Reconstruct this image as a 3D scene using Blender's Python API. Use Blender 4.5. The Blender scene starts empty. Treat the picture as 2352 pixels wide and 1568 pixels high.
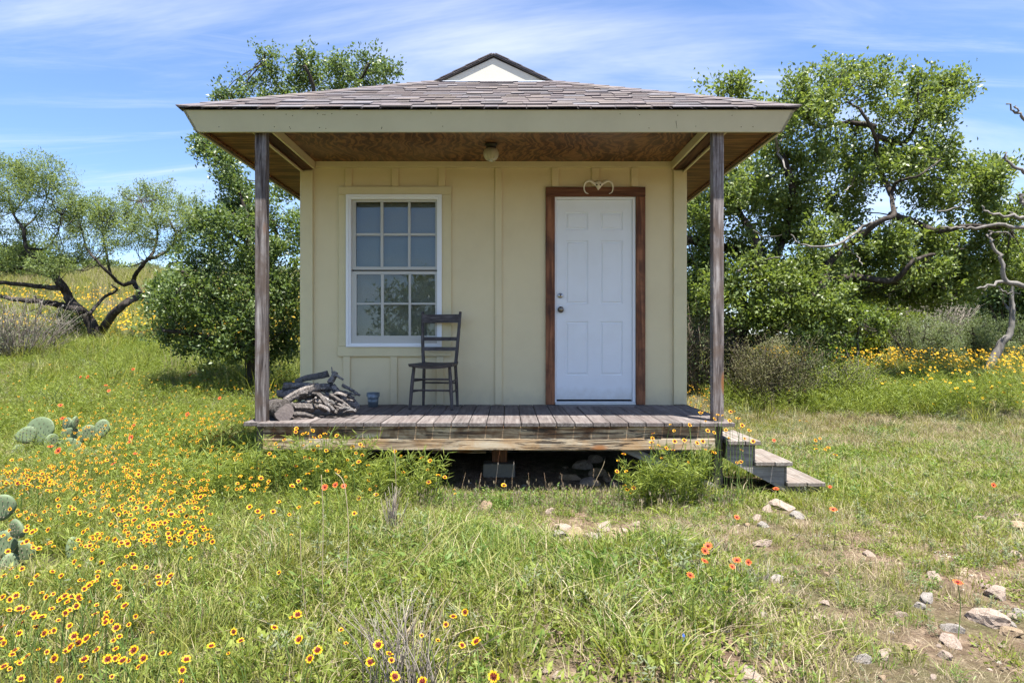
import bpy, bmesh, math, random
import numpy as np
from mathutils import Vector, Matrix, Euler
random.seed(7); RNG = np.random.default_rng(11)
SC = bpy.context.scene
COL = SC.collection
R = math.radians

# ------------------------------------------------------------------ camera, sky, sun, exposure
FPX, VX, VY, CZ = 1568.0, 1166.0, 777.0, 1.27        # focal length and vanishing point, in pixels of a 2352 px wide picture
cam = bpy.data.cameras.new('camera'); cam.lens = 24.0; cam.sensor_width = 36.0
cam.shift_x = (1176 - VX) / 2352; cam.shift_y = -(784 - VY) / 2352
cam.clip_start = 0.05; cam.clip_end = 3000
camo = bpy.data.objects.new('camera', cam); COL.objects.link(camo)
camo.location = (0, 0, CZ); camo.rotation_euler = (R(90), 0, 0)
SC.camera = camo
SUN_DIR = Vector((0.13, -0.24, 1.0)).normalized()     # towards the sun
sun = bpy.data.lights.new('sun', 'SUN'); sun.energy = 4.7; sun.angle = R(0.53); sun.color = (1.0, 0.955, 0.88)
suno = bpy.data.objects.new('sun', sun); COL.objects.link(suno)
suno.rotation_euler = SUN_DIR.to_track_quat('Z', 'Y').to_euler(); suno.location = (3, -4, 30)
SC.view_settings.view_transform = 'Standard'; SC.view_settings.look = 'None'
SC.view_settings.gamma = 1.0; SC.view_settings.exposure = 1.72; SC.view_settings.use_curve_mapping = False
try:
    SC.cycles.max_bounces = 6; SC.cycles.diffuse_bounces = 3; SC.cycles.transparent_max_bounces = 8
    SC.cycles.use_denoising = True; SC.cycles.denoiser = 'OPENIMAGEDENOISE'; SC.cycles.denoising_prefilter = 'NONE'; SC.cycles.caustics_reflective = False; SC.cycles.caustics_refractive = False
    SC.cycles.use_adaptive_sampling = True; SC.cycles.adaptive_threshold = 0.015
except Exception: pass

def nd(nt, typ, props=None, **inp):
    n = nt.nodes.new(typ)
    for k, v in (props or {}).items(): setattr(n, k, v)
    for k, v in inp.items():
        key = int(k[1:]) if k[0] == 'i' and k[1:].isdigit() else k.replace('_', ' ')
        s = n.inputs[key]
        if isinstance(v, bpy.types.NodeSocket): nt.links.new(v, s)
        else:
            if hasattr(s, 'default_value') and hasattr(s.default_value, '__len__') and not isinstance(v, str):
                v = tuple(v)
                if len(v) == 3 and len(s.default_value) == 4: v = v + (1.0,)
            s.default_value = v
    return n
def ramp(nt, fac, stops, interp='LINEAR'):
    n = nt.nodes.new('ShaderNodeValToRGB'); n.color_ramp.interpolation = interp
    e = n.color_ramp.elements
    while len(e) < len(stops): e.new(0.5)
    for i, (p, c) in enumerate(stops):
        e[i].position = p
        e[i].color = (c, c, c, 1) if isinstance(c, (int, float)) else tuple(c) + (1,)
    nt.links.new(fac, n.inputs[0]); return n.outputs[0]
def mixc(nt, fac, a, b, mode='MIX'):
    n = nt.nodes.new('ShaderNodeMix'); n.data_type = 'RGBA'; n.blend_type = mode
    for s, v in ((n.inputs[0], fac), (n.inputs[6], a), (n.inputs[7], b)):
        if isinstance(v, bpy.types.NodeSocket): nt.links.new(v, s)
        else: s.default_value = v if isinstance(v, (int, float)) else tuple(v) + ((1,) if len(v) == 3 else ())
    return n.outputs[2]
def mth(nt, op, a, b=0.0, clamp=False):
    n = nt.nodes.new('ShaderNodeMath'); n.operation = op; n.use_clamp = clamp
    for s, v in ((n.inputs[0], a), (n.inputs[1], b)):
        if isinstance(v, bpy.types.NodeSocket): nt.links.new(v, s)
        else: s.default_value = v
    return n.outputs[0]

# world: clear summer sky with thin cirrus streaks (laid out on a high flat cloud deck)
W = bpy.data.worlds.new('World'); SC.world = W; W.use_nodes = True
wt = W.node_tree; wt.nodes.clear()
sky = nd(wt, 'ShaderNodeTexSky', dict(sky_type='NISHITA', sun_disc=False))
sky.sun_elevation = math.asin(SUN_DIR.z); sky.sun_rotation = math.atan2(SUN_DIR.x, SUN_DIR.y)
sky.altitude = 400; sky.air_density = 1.0; sky.dust_density = 0.3; sky.ozone_density = 2.2
tc = nd(wt, 'ShaderNodeTexCoord')
sep = nd(wt, 'ShaderNodeSeparateXYZ', Vector=tc.outputs['Generated'])
zz = mth(wt, 'MAXIMUM', sep.outputs[2], 0.03); zz = mth(wt, 'ADD', zz, 0.10)
uv = nd(wt, 'ShaderNodeCombineXYZ', X=mth(wt, 'DIVIDE', sep.outputs[0], zz), Y=mth(wt, 'DIVIDE', sep.outputs[1], zz), Z=0.0)
def cloud_layer(rot, scl, seed, lo, hi, detail=7.0, dist=0.6, rough=0.62):
    mp = nd(wt, 'ShaderNodeMapping', Vector=uv.outputs[0], Location=(seed, seed * 1.7, 0), Rotation=(0, 0, R(rot)), Scale=scl)
    no = nd(wt, 'ShaderNodeTexNoise', Vector=mp.outputs[0], Scale=1.0, Detail=detail, Roughness=rough, Distortion=dist)
    return ramp(wt, no.outputs[0], [(lo, 0.0), (hi, 1.0)], 'EASE')
c1 = cloud_layer(28, (0.28, 1.1, 1), 3.1, 0.40, 0.70)
c2 = cloud_layer(-20, (0.38, 1.9, 1), 8.4, 0.48, 0.80, 9.0, 0.9, 0.66)
c3 = cloud_layer(10, (0.25, 0.5, 1), 5.7, 0.40, 0.75, 3.0, 0.3)
cl = mth(wt, 'MULTIPLY', mth(wt, 'MAXIMUM', c1, c2), mth(wt, 'ADD', mth(wt, 'MULTIPLY', c3, 0.95), 0.38), True)
cl = mth(wt, 'MULTIPLY', cl, 0.60)
skyc = mixc(wt, 1.0, sky.outputs[0], (0.85, 0.95, 1.13), 'MULTIPLY')
cloudc = mixc(wt, cl, skyc, (6.3, 6.4, 6.9))
bg = nd(wt, 'ShaderNodeBackground', Color=cloudc, Strength=0.068)
wo = nd(wt, 'ShaderNodeOutputWorld', Surface=bg.outputs[0])

# ------------------------------------------------------------------ helpers
def P(x, y, D): return Vector(((x - VX) / FPX * D, D, CZ + (VY - y) / FPX * D))
def sm(a, b, t):
    u = np.clip((np.asarray(t, float) - a) / (b - a), 0, 1); return u * u * (3 - 2 * u)
def vnoise(x, y, sc, seed):
    x = np.asarray(x, float) / sc; y = np.asarray(y, float) / sc
    xi = np.floor(x).astype(np.int64); yi = np.floor(y).astype(np.int64); fx = x - xi; fy = y - yi
    fx = fx * fx * (3 - 2 * fx); fy = fy * fy * (3 - 2 * fy)
    def h(i, j):
        n = (i * 374761393 + j * 668265263 + seed * 2246822519) & 0xffffffff
        n = ((n ^ (n >> 13)) * 1274126177) & 0xffffffff
        return ((n ^ (n >> 16)) & 0xffff) / 65535.0
    return (h(xi, yi) * (1 - fx) + h(xi + 1, yi) * fx) * (1 - fy) + (h(xi, yi + 1) * (1 - fx) + h(xi + 1, yi + 1) * fx) * fy
def G(x, y):
    """height of the ground"""
    x = np.asarray(x, float); y = np.asarray(y, float)
    base = 0.60 * sm(7.5, 15, y)
    L = sm(-1.5, -9, x)
    left = L * (0.45 * sm(6, 16, y) + 3.3 * sm(15, 36, y)) + 0.10 * sm(-2.2, -4, x) * sm(3, 6, y)
    far = 1.2 * sm(40, 90, y)
    bank = 0.10 * sm(5.45, 6.7, y) * sm(-2.5, -1.9, x) * sm(2.1, 1.6, x) * sm(9.0, 7.6, y)
    n = (vnoise(x, y, 1.7, 3) - 0.5) * 0.10 + (vnoise(x, y, 0.5, 5) - 0.5) * 0.045
    n = n * (1 - 0.8 * (sm(-3, -2, x) * sm(3.2, 2.4, x) * sm(4.9, 5.6, y) * sm(12, 11, y)))
    return base + left + far + bank + n
def Gf(x, y): return float(G(x, y))
def at_height(x, y, h):
    """ground point under a thing seen at pixel (x, y) whose top stands h above the ground"""
    D = 5.0
    for _ in range(40):
        X = (x - VX) / FPX * D
        zc = CZ - Gf(X, D) - h
        Dn = max(1.3, min(60, zc * FPX / max(2, (y - VY))))
        D = 0.6 * D + 0.4 * Dn
    return Vector(((x - VX) / FPX * D, D, Gf((x - VX) / FPX * D, D)))

WL = {}
def wl(o): return WL.get(o.name, Vector((0, 0, 0))) if o else Vector((0, 0, 0))
def tag(o, label=None, cat=None, group=None, kind=None):
    if label: o['label'] = label
    if cat: o['category'] = cat
    if group: o['group'] = group
    if kind: o['kind'] = kind
    return o
def empty(name, loc, label, cat, group=None, rz=0.0):
    o = bpy.data.objects.new(name, None); COL.objects.link(o)
    o.location = loc; o.rotation_euler = (0, 0, rz); o.empty_display_size = 0.1
    WL[o.name] = Vector(loc); return tag(o, label, cat, group)
def linkm(name, me, m, parent=None, loc=None):
    """loc is a world position; meshes without loc are written relative to the parent's own position"""
    o = bpy.data.objects.new(name, me); COL.objects.link(o)
    if m is not None and not me.materials: me.materials.append(m)
    if parent: o.parent = parent
    if loc is not None:
        loc = Vector(loc); o.location = loc - wl(parent); WL[o.name] = loc
    else: WL[o.name] = wl(parent)
    return o
def qmesh(name, v, f, smooth=False):
    v = np.asarray(v, np.float32).reshape(-1, 3); f = np.asarray(f, np.int32)
    me = bpy.data.meshes.new(name); k = f.shape[1]
    me.vertices.add(len(v)); me.vertices.foreach_set('co', v.ravel())
    me.loops.add(f.size); me.loops.foreach_set('vertex_index', f.ravel())
    me.polygons.add(len(f)); me.polygons.foreach_set('loop_start', np.arange(0, f.size, k, dtype=np.int32))
    try: me.polygons.foreach_set('loop_total', np.full(len(f), k, np.int32))
    except Exception: pass
    if smooth: me.polygons.foreach_set('use_smooth', np.ones(len(f), bool))
    me.update(calc_edges=True); return me
def pmesh(name, v, f, smooth=False):
    me = bpy.data.meshes.new(name); me.from_pydata([tuple(p) for p in v], [], f); me.update()
    if smooth:
        for p in me.polygons: p.use_smooth = True
    return me
def boxmesh(sx, sy, sz, b=0.003):
    hx, hy, hz = sx / 2, sy / 2, sz / 2; b = min(b, hx * .6, hy * .6, hz * .6)
    V = []; idx = {}
    for X in (-1, 1):
        for Y in (-1, 1):
            for Z in (-1, 1):
                for a in range(3):
                    p = [X * (hx - b), Y * (hy - b), Z * (hz - b)]
                    p[a] = (X * hx, Y * hy, Z * hz)[a]
                    idx[(X, Y, Z, a)] = len(V); V.append(p)
    F = []
    for a in range(3):
        o1, o2 = [i for i in range(3) if i != a]
        for s in (-1, 1):
            def k(u, w):
                c = [0, 0, 0]; c[a] = s; c[o1] = u; c[o2] = w; return idx[(c[0], c[1], c[2], a)]
            q = [k(-1, -1), k(1, -1), k(1, 1), k(-1, 1)]
            F.append(q)
    for a in range(3):
        o1, o2 = [i for i in range(3) if i != a]
        for u in (-1, 1):
            for w in (-1, 1):
                def k(s, axis):
                    c = [0, 0, 0]; c[a] = s; c[o1] = u; c[o2] = w; return idx[(c[0], c[1], c[2], axis)]
                F.append([k(-1, o1), k(1, o1), k(1, o2), k(-1, o2)])
    for X in (-1, 1):
        for Y in (-1, 1):
            for Z in (-1, 1): F.append([idx[(X, Y, Z, a)] for a in range(3)])
    me = bpy.data.meshes.new('box'); me.from_pydata(V, [], F)
    bm = bmesh.new(); bm.from_mesh(me); bmesh.ops.recalc_face_normals(bm, faces=bm.faces); bm.to_mesh(me); bm.free()
    return me
def box(name, x0, x1, y0, y1, z0, z1, m, parent=None, b=0.003, rot=None):
    o = linkm(name, boxmesh(abs(x1 - x0), abs(y1 - y0), abs(z1 - z0), b), m, parent, ((x0 + x1) / 2, (y0 + y1) / 2, (z0 + z1) / 2))
    if rot: o.rotation_euler = rot
    return o
def prism(name, poly, axis, a0, a1, m, parent=None):
    """poly: list of 2-D points; axis 'y' means poly is (x, z) swept along y; 'x' means (y, z); 'z' means (x, y)"""
    def p3(p, a): return {'y': (p[0], a, p[1]), 'x': (a, p[0], p[1]), 'z': (p[0], p[1], a)}[axis]
    v = [Vector(p3(p, a0)) for p in poly] + [Vector(p3(p, a1)) for p in poly]; n = len(poly)
    c = sum(v, Vector()) / len(v)
    f = [list(range(n)), list(range(2 * n - 1, n - 1, -1))] + [[i, (i + 1) % n, n + (i + 1) % n, n + i] for i in range(n)]
    me = pmesh(name, [p - c for p in v], f)
    bm = bmesh.new(); bm.from_mesh(me); bmesh.ops.recalc_face_normals(bm, faces=bm.faces); bm.to_mesh(me); bm.free()
    return linkm(name, me, m, parent, c)
def smooth_path(pts, rad, n):
    """Catmull-Rom resampling of a polyline with radii"""
    p = np.array([tuple(q) for q in pts], float); r = np.array(rad, float); k = len(p)
    out, ro = [], []
    for t in np.linspace(0, k - 1, n):
        i = min(int(t), k - 2); u = t - i
        p0, p1, p2, p3 = p[max(i - 1, 0)], p[i], p[i + 1], p[min(i + 2, k - 1)]
        out.append(0.5 * (2 * p1 + (p2 - p0) * u + (2 * p0 - 5 * p1 + 4 * p2 - p3) * u * u + (3 * p1 - p0 - 3 * p2 + p3) * u ** 3))
        ro.append(r[i] * (1 - u) + r[i + 1] * u)
    return np.array(out), np.array(ro)
def tube_arrays(path, rad, sides, rough=0.0, rng=RNG, ridge=0.0, cap=True):
    n = len(path); t = np.gradient(path, axis=0); t /= np.linalg.norm(t, axis=1)[:, None] + 1e-9
    up = np.array([0.31, 0.17, 0.93]); 
    if abs(t[0] @ up) > 0.9: up = np.array([0.9, 0.3, 0.1])
    V = []; a = np.arange(sides) / sides * 2 * math.pi
    u = np.cross(up, t[0]); u /= np.linalg.norm(u)
    rg = 1 + ridge * rng.uniform(-1, 1, sides)
    for i in range(n):
        u = u - (u @ t[i]) * t[i]; u /= np.linalg.norm(u) + 1e-9; w = np.cross(t[i], u)
        rr = rad[i] * rg * (1 + rough * rng.uniform(-1, 1, sides))
        V.append(path[i] + np.cos(a)[:, None] * u * rr[:, None] + np.sin(a)[:, None] * w * rr[:, None])
    V = np.concatenate(V); F = []
    i, j = np.meshgrid(np.arange(n - 1), np.arange(sides), indexing='ij')
    F = np.stack([i * sides + j, i * sides + (j + 1) % sides, (i + 1) * sides + (j + 1) % sides, (i + 1) * sides + j], -1).reshape(-1, 4)
    if cap:
        c0 = len(V); V = np.concatenate([V, path[:1], path[-1:]])
        k = np.arange(sides)
        caps = np.concatenate([np.stack([(k + 1) % sides, k, np.full(sides, c0), np.full(sides, c0)], -1),
                               np.stack([(n - 1) * sides + k, (n - 1) * sides + (k + 1) % sides, np.full(sides, c0 + 1), np.full(sides, c0 + 1)], -1)])
        return V, F, caps[:, :3]
    return V, F, np.zeros((0, 3), int)
class Tubes:
    def __init__(self): self.v = []; self.f = []; self.t = []; self.n = 0
    def add(self, pts, rad, n=None, sides=6, rough=0.0, ridge=0.0, wob=0.0):
        if np.isscalar(rad): rad = [rad] * len(pts)
        n = n or max(3, len(pts) * 3)
        p, r = smooth_path(pts, rad, n)
        if wob: p[1:-1] += RNG.normal(0, wob, p[1:-1].shape)
        V, F, T = tube_arrays(p, r, sides, rough, RNG, ridge)
        self.v.append(V); self.f.append(F + self.n); self.t.append(T + self.n); self.n += len(V)
    def build(self, name, m, parent=None, smooth=True, loc=None):
        v = np.concatenate(self.v); f = np.concatenate(self.f); t = np.concatenate(self.t)
        tri = np.concatenate([f[:, [0, 1, 2]], f[:, [0, 2, 3]], t])
        org = np.array(tuple(loc if loc is not None else wl(parent)))
        return linkm(name, qmesh(name, v - org, tri, smooth), m, parent, loc)
def lathe(name, prof, m, parent=None, seg=24, loc=None, smooth=True, axis='z'):
    V = []; F = []; n = len(prof)
    for i in range(seg):
        a = 2 * math.pi * i / seg
        for r, z in prof:
            p = (r * math.cos(a), r * math.sin(a), z)
            V.append(p if axis == 'z' else (p[0], -p[2], p[1]))
    for i in range(seg):
        for j in range(n - 1): F.append([i * n + j, ((i + 1) % seg) * n + j, ((i + 1) % seg) * n + j + 1, i * n + j + 1])
    return linkm(name, pmesh(name, V, F, smooth), m, parent, loc)
def copy_tree(o, loc=None):
    c = o.copy(); COL.objects.link(c)
    for ch in o.children:
        d = ch.copy(); COL.objects.link(d); d.parent = c
        for g in ch.children:
            e = g.copy(); COL.objects.link(e); e.parent = d
    if loc is not None: c.location = loc
    return c

# ------------------------------------------------------------------ materials
def mat(name, rough=0.75, spec=0.3):
    m = bpy.data.materials.new(name); m.use_nodes = True; nt = m.node_tree
    b = nt.nodes['Principled BSDF']; b.inputs['Roughness'].default_value = rough
    b.inputs['Specular IOR Level'].default_value = spec
    return m, nt, b
def coords(nt, scale, jitter=7.0, kind='Object'):
    t = nd(nt, 'ShaderNodeTexCoord'); oi = nd(nt, 'ShaderNodeObjectInfo')
    j = nd(nt, 'ShaderNodeCombineXYZ', X=mth(nt, 'MULTIPLY', oi.outputs['Random'], jitter), Y=mth(nt, 'MULTIPLY', oi.outputs['Random'], jitter * 3.7), Z=mth(nt, 'MULTIPLY', oi.outputs['Random'], jitter * 9.1))
    a = nd(nt, 'ShaderNodeVectorMath', dict(operation='ADD')); nt.links.new(t.outputs[kind], a.inputs[0]); nt.links.new(j.outputs[0], a.inputs[1])
    mp = nd(nt, 'ShaderNodeMapping', Vector=a.outputs[0], Scale=scale)
    return mp.outputs[0], a.outputs[0], oi
def noise(nt, vec, scale, detail=4.0, rough=0.55, dist=0.0):
    return nd(nt, 'ShaderNodeTexNoise', Vector=vec, Scale=scale, Detail=detail, Roughness=rough, Distortion=dist).outputs[0]
def bump(nt, b, h, strength=0.3, dist=0.01):
    n = nd(nt, 'ShaderNodeBump', Height=h, Strength=strength, Distance=dist); nt.links.new(n.outputs[0], b.inputs['Normal'])
def wood(name, stops, axis='x', grain=26.0, stain=None, stain_amt=0.5, rough=0.8, bmp=0.4, knots=None, vary=0.12, fleck=None):
    m, nt, b = mat(name, rough, 0.25)
    k = {'x': (0.055, 1, 1), 'y': (1, 0.055, 1), 'z': (1, 1, 0.055)}[axis]
    st, raw, oi = coords(nt, k)
    g = noise(nt, st, grain, 6, 0.62, 0.35)
    g2 = noise(nt, st, grain * 3.4, 3, 0.6)
    gg = mth(nt, 'ADD', mth(nt, 'MULTIPLY', g, 0.72), mth(nt, 'MULTIPLY', g2, 0.28))
    c = ramp(nt, gg, [(0.5 + (p - 0.5) * 0.62, q) for p, q in stops])
    if stain:
        s = ramp(nt, noise(nt, raw, 4.0, 5, 0.62, 0.6), [(0.44, 0.0), (0.60, stain_amt)])
        c = mixc(nt, s, c, stain)
    if fleck:
        c = mixc(nt, ramp(nt, noise(nt, st, grain * 1.5, 4, 0.7, 0.8), [(fleck[1], 0.0), (fleck[1] + 0.05, 0.9)]), c, fleck[0])
    if knots:
        vo = nd(nt, 'ShaderNodeTexVoronoi', Vector=nd(nt, 'ShaderNodeMapping', Vector=raw, Scale={'x': (1.5, 0.01, 4.5), 'y': (4, 2.2, 0.01), 'z': (5, 0.01, 1.3)}[axis]).outputs[0], Scale=1.0, Randomness=1.0)
        kn = ramp(nt, vo.outputs['Distance'], [(0.05, 1.0), (0.085, 0.8), (0.14, 0.0)])
        c = mixc(nt, kn, c, knots)
    hs = nd(nt, 'ShaderNodeHueSaturation', Color=c, Value=mth(nt, 'ADD', mth(nt, 'MULTIPLY', oi.outputs['Random'], vary * 2), 1 - vary))
    nt.links.new(hs.outputs[0], b.inputs['Base Color'])
    bump(nt, b, gg, bmp, 0.006)
    return m
def paint(name, col, dirt=(0.25, 0.21, 0.14), amt=0.12, rough=0.55, sc=3.0, bmp=0.06, splash=False):
    m, nt, b = mat(name, rough, 0.35)
    st, raw, oi = coords(nt, (1, 1, 1))
    n1 = noise(nt, raw, sc, 6, 0.65); n2 = noise(nt, raw, 90, 2)
    s = ramp(nt, n1, [(0.42, 0.0), (0.75, amt)])
    c = mixc(nt, s, col, dirt)
    c = mixc(nt, mth(nt, 'MULTIPLY', n2, 0.10), c, tuple(min(1, x * 1.12) for x in col))
    if splash:      # dried mud splash and dust on the lowest hand's breadth above the deck
        pz = nd(nt, 'ShaderNodeSeparateXYZ', Vector=nd(nt, 'ShaderNodeNewGeometry').outputs['Position']).outputs[2]
        hgt = ramp(nt, mth(nt, 'ADD', mth(nt, 'MULTIPLY', mth(nt, 'SUBTRACT', pz, 0.59), 2.6), mth(nt, 'MULTIPLY', noise(nt, raw, 11, 6, 0.7), 0.55)), [(0.25, 0.55), (0.75, 0.0)])
        c = mixc(nt, hgt, c, (0.40, 0.345, 0.26))
    nt.links.new(c, b.inputs['Base Color']); bump(nt, b, noise(nt, raw, 160, 3), bmp, 0.004)
    return m
def plain(name, col, rough=0.6, spec=0.3, metal=0.0, var=0.15, sc=14.0, bmp=0.0):
    m, nt, b = mat(name, rough, spec); b.inputs['Metallic'].default_value = metal
    st, raw, oi = coords(nt, (1, 1, 1)); n1 = noise(nt, raw, sc, 5, 0.6)
    c = mixc(nt, n1, tuple(x * (1 - var) for x in col), tuple(min(1, x * (1 + var)) for x in col))
    nt.links.new(c, b.inputs['Base Color'])
    if bmp: bump(nt, b, n1, bmp, 0.01)
    return m
M = {}
M['siding'] = paint('siding_paint', (0.70, 0.595, 0.365), dirt=(0.46, 0.37, 0.21), amt=0.30, sc=1.3, splash=True)
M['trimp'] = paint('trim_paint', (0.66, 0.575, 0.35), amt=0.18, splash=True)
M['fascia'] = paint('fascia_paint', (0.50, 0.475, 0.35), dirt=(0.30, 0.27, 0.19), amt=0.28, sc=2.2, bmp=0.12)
M['gable'] = paint('gable_paint', (0.60, 0.575, 0.49), amt=0.08)
M['flash'] = plain('flashing_metal', (0.62, 0.64, 0.66), 0.35, 0.5, 0.6)
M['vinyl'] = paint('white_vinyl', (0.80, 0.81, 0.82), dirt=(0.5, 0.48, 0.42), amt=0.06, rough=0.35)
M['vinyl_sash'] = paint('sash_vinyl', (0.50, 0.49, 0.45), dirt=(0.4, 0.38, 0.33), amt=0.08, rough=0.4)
M['door'] = paint('door_paint', (0.78, 0.80, 0.82), dirt=(0.50, 0.46, 0.39), amt=0.12, rough=0.4, sc=4.5, splash=True)
M['redwood'] = wood('stained_redwood', [(0.3, (0.075, 0.027, 0.014)), (0.5, (0.21, 0.080, 0.036)), (0.7, (0.34, 0.15, 0.072))], 'z', 22, stain=(0.05, 0.025, 0.018), stain_amt=0.5, rough=0.6, knots=(0.03, 0.012, 0.008))
M['redwoodx'] = wood('stained_redwood_header', [(0.3, (0.055, 0.022, 0.012)), (0.5, (0.14, 0.055, 0.028)), (0.7, (0.23, 0.10, 0.05))], 'x', 22, rough=0.6)
GW = [(0.28, (0.10, 0.085, 0.080)), (0.45, (0.22, 0.195, 0.185)), (0.6, (0.31, 0.285, 0.27)), (0.78, (0.42, 0.39, 0.37))]
M['post'] = wood('weathered_post', [(0.3, (0.030, 0.023, 0.022)), (0.45, (0.115, 0.096, 0.092)), (0.58, (0.22, 0.195, 0.188)), (0.75, (0.34, 0.31, 0.295))], 'z', 34, fleck=((0.02, 0.016, 0.015), 0.60), stain=(0.10, 0.07, 0.055), stain_amt=0.75, knots=(0.20, 0.09, 0.035))
M['deck'] = wood('deck_board_wood', [(0.28, (0.055, 0.046, 0.043)), (0.45, (0.108, 0.093, 0.088)), (0.6, (0.15, 0.133, 0.126)), (0.78, (0.205, 0.185, 0.175))], 'y', 36, fleck=((0.05, 0.042, 0.04), 0.62), stain=(0.11, 0.085, 0.078), stain_amt=0.5, vary=0.2)
M['rim_up'] = wood('rim_upper_wood', [(0.3, (0.07, 0.035, 0.018)), (0.43, (0.27, 0.175, 0.10)), (0.58, (0.47, 0.35, 0.22)), (0.75, (0.62, 0.50, 0.35))], 'x', 24, stain=(0.11, 0.045, 0.018), stain_amt=0.9, knots=(0.10, 0.035, 0.014), fleck=((0.03, 0.022, 0.018), 0.535))
M['rim_lo'] = wood('rim_lower_wood', [(0.33, (0.05, 0.035, 0.028)), (0.42, (0.30, 0.22, 0.14)), (0.55, (0.50, 0.41, 0.29)), (0.75, (0.56, 0.48, 0.37))], 'x', 30, stain=(0.42, 0.24, 0.10), stain_amt=0.6, knots=(0.33, 0.13, 0.04), fleck=((0.035, 0.025, 0.02), 0.54))
M['greyx'] = wood('weathered_grey_wood', GW, 'x', 34, stain=(0.13, 0.11, 0.105), stain_amt=0.5)
M['greyy'] = wood('weathered_tread_wood', [(0.28, (0.085, 0.070, 0.060)), (0.45, (0.16, 0.138, 0.122)), (0.6, (0.22, 0.195, 0.172)), (0.78, (0.29, 0.26, 0.23))], 'y', 55, stain=(0.15, 0.12, 0.10), stain_amt=0.6)
M['darkwood'] = wood('old_dark_timber', [(0.3, (0.05, 0.04, 0.033)), (0.6, (0.13, 0.105, 0.085)), (0.8, (0.20, 0.165, 0.13))], 'x', 20)
M['beam'] = wood('stained_beam', [(0.3, (0.035, 0.017, 0.010)), (0.5, (0.085, 0.040, 0.022)), (0.7, (0.15, 0.072, 0.038))], 'y', 20)
M['soffit'] = wood('stained_soffit_plywood', [(0.34, (0.055, 0.021, 0.008)), (0.47, (0.125, 0.052, 0.018)), (0.56, (0.21, 0.095, 0.036)), (0.72, (0.33, 0.16, 0.065))], 'x', 30, fleck=((0.05, 0.018, 0.006), 0.56), rough=0.5)
M['chair'] = wood('dark_chair_wood', [(0.3, (0.026, 0.022, 0.020)), (0.55, (0.072, 0.060, 0.056)), (0.75, (0.15, 0.135, 0.128))], 'z', 70, rough=0.6, stain=(0.11, 0.10, 0.10), stain_amt=0.4)
M['chairx'] = wood('dark_chair_rail', [(0.3, (0.026, 0.022, 0.020)), (0.55, (0.072, 0.060, 0.056)), (0.75, (0.15, 0.135, 0.128))], 'x', 70, rough=0.6, stain=(0.11, 0.10, 0.10), stain_amt=0.4)
M['bucket'] = plain('blue_grey_zinc', (0.17, 0.21, 0.24), 0.45, 0.5, 0.35, 0.2)
M['bronze'] = plain('dark_bronze', (0.035, 0.028, 0.022), 0.4, 0.5, 0.6)
M['knob'] = plain('brushed_knob_metal', (0.22, 0.19, 0.155), 0.32, 0.5, 0.9)
M['nickel'] = plain('nickel', (0.50, 0.50, 0.50), 0.25, 0.5, 1.0)
M['bone'] = plain('bone_white', (0.78, 0.72, 0.60), 0.6, 0.3, 0, 0.10, 40, 0.2)
M['concrete'] = plain('concrete', (0.20, 0.18, 0.155), 0.9, 0.2, 0, 0.25, 30, 0.3)
M['shade'] = plain('window_shade_cloth', (0.36, 0.355, 0.32), 0.9, 0.1, 0, 0.06, 2)
def make_plywood():
    m, nt, b = mat('stained_ceiling_plywood', 0.45, 0.35)
    st, raw, oi = coords(nt, (1.0, 0.16, 1.0), 0.0)
    d = noise(nt, raw, 1.3, 2, 0.5)
    d2 = nd(nt, 'ShaderNodeVectorMath', dict(operation='SCALE'), Vector=nd(nt, 'ShaderNodeTexNoise', Vector=raw, Scale=1.6, Detail=2.0).outputs['Color'], Scale=0.55)
    av = nd(nt, 'ShaderNodeVectorMath', dict(operation='ADD')); nt.links.new(st, av.inputs[0]); nt.links.new(d2.outputs[0], av.inputs[1])
    w = nd(nt, 'ShaderNodeTexWave', dict(wave_type='BANDS', bands_direction='X'), Vector=av.outputs[0], Scale=3.6, Distortion=14.0, Detail=4.0, Detail_Scale=2.2, Detail_Roughness=0.65).outputs['Fac']
    g = noise(nt, av.outputs[0], 30, 4, 0.6)
    f = mth(nt, 'ADD', mth(nt, 'MULTIPLY', w, 0.35), mth(nt, 'MULTIPLY', g, 0.65))
    c = ramp(nt, f, [(0.28, (0.030, 0.010, 0.004)), (0.43, (0.085, 0.030, 0.010)), (0.54, (0.15, 0.058, 0.020)), (0.70, (0.27, 0.125, 0.05))])
    c = mixc(nt, ramp(nt, d, [(0.45, 0.0), (0.7, 0.45)]), c, (0.30, 0.19, 0.12))
    nt.links.new(c, b.inputs['Base Color']); bump(nt, b, f, 0.2, 0.004)
    return m
M['ply'] = make_plywood()
def make_shingle():
    m, nt, b = mat('asphalt_shingle', 0.95, 0.15)
    st, raw, oi = coords(nt, (1, 1, 1), 5.0)
    base = ramp(nt, oi.outputs['Random'], [(0.0, (0.075, 0.063, 0.062)), (0.2, (0.118, 0.094, 0.090)), (0.4, (0.098, 0.095, 0.102)), (0.6, (0.14, 0.115, 0.098)), (0.8, (0.105, 0.088, 0.094)), (1.0, (0.14, 0.14, 0.155))])
    g = noise(nt, raw, 240, 2, 0.7); g1 = noise(nt, raw, 6, 3)
    c = mixc(nt, ramp(nt, g, [(0.35, 0.0), (0.7, 0.55)]), base, (0.25, 0.225, 0.225))
    c = mixc(nt, ramp(nt, g1, [(0.4, 0.0), (0.7, 0.35)]), c, (0.075, 0.065, 0.07))
    nt.links.new(c, b.inputs['Base Color']); bump(nt, b, g, 0.5, 0.004)
    return m
M['shingle'] = make_shingle()
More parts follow.
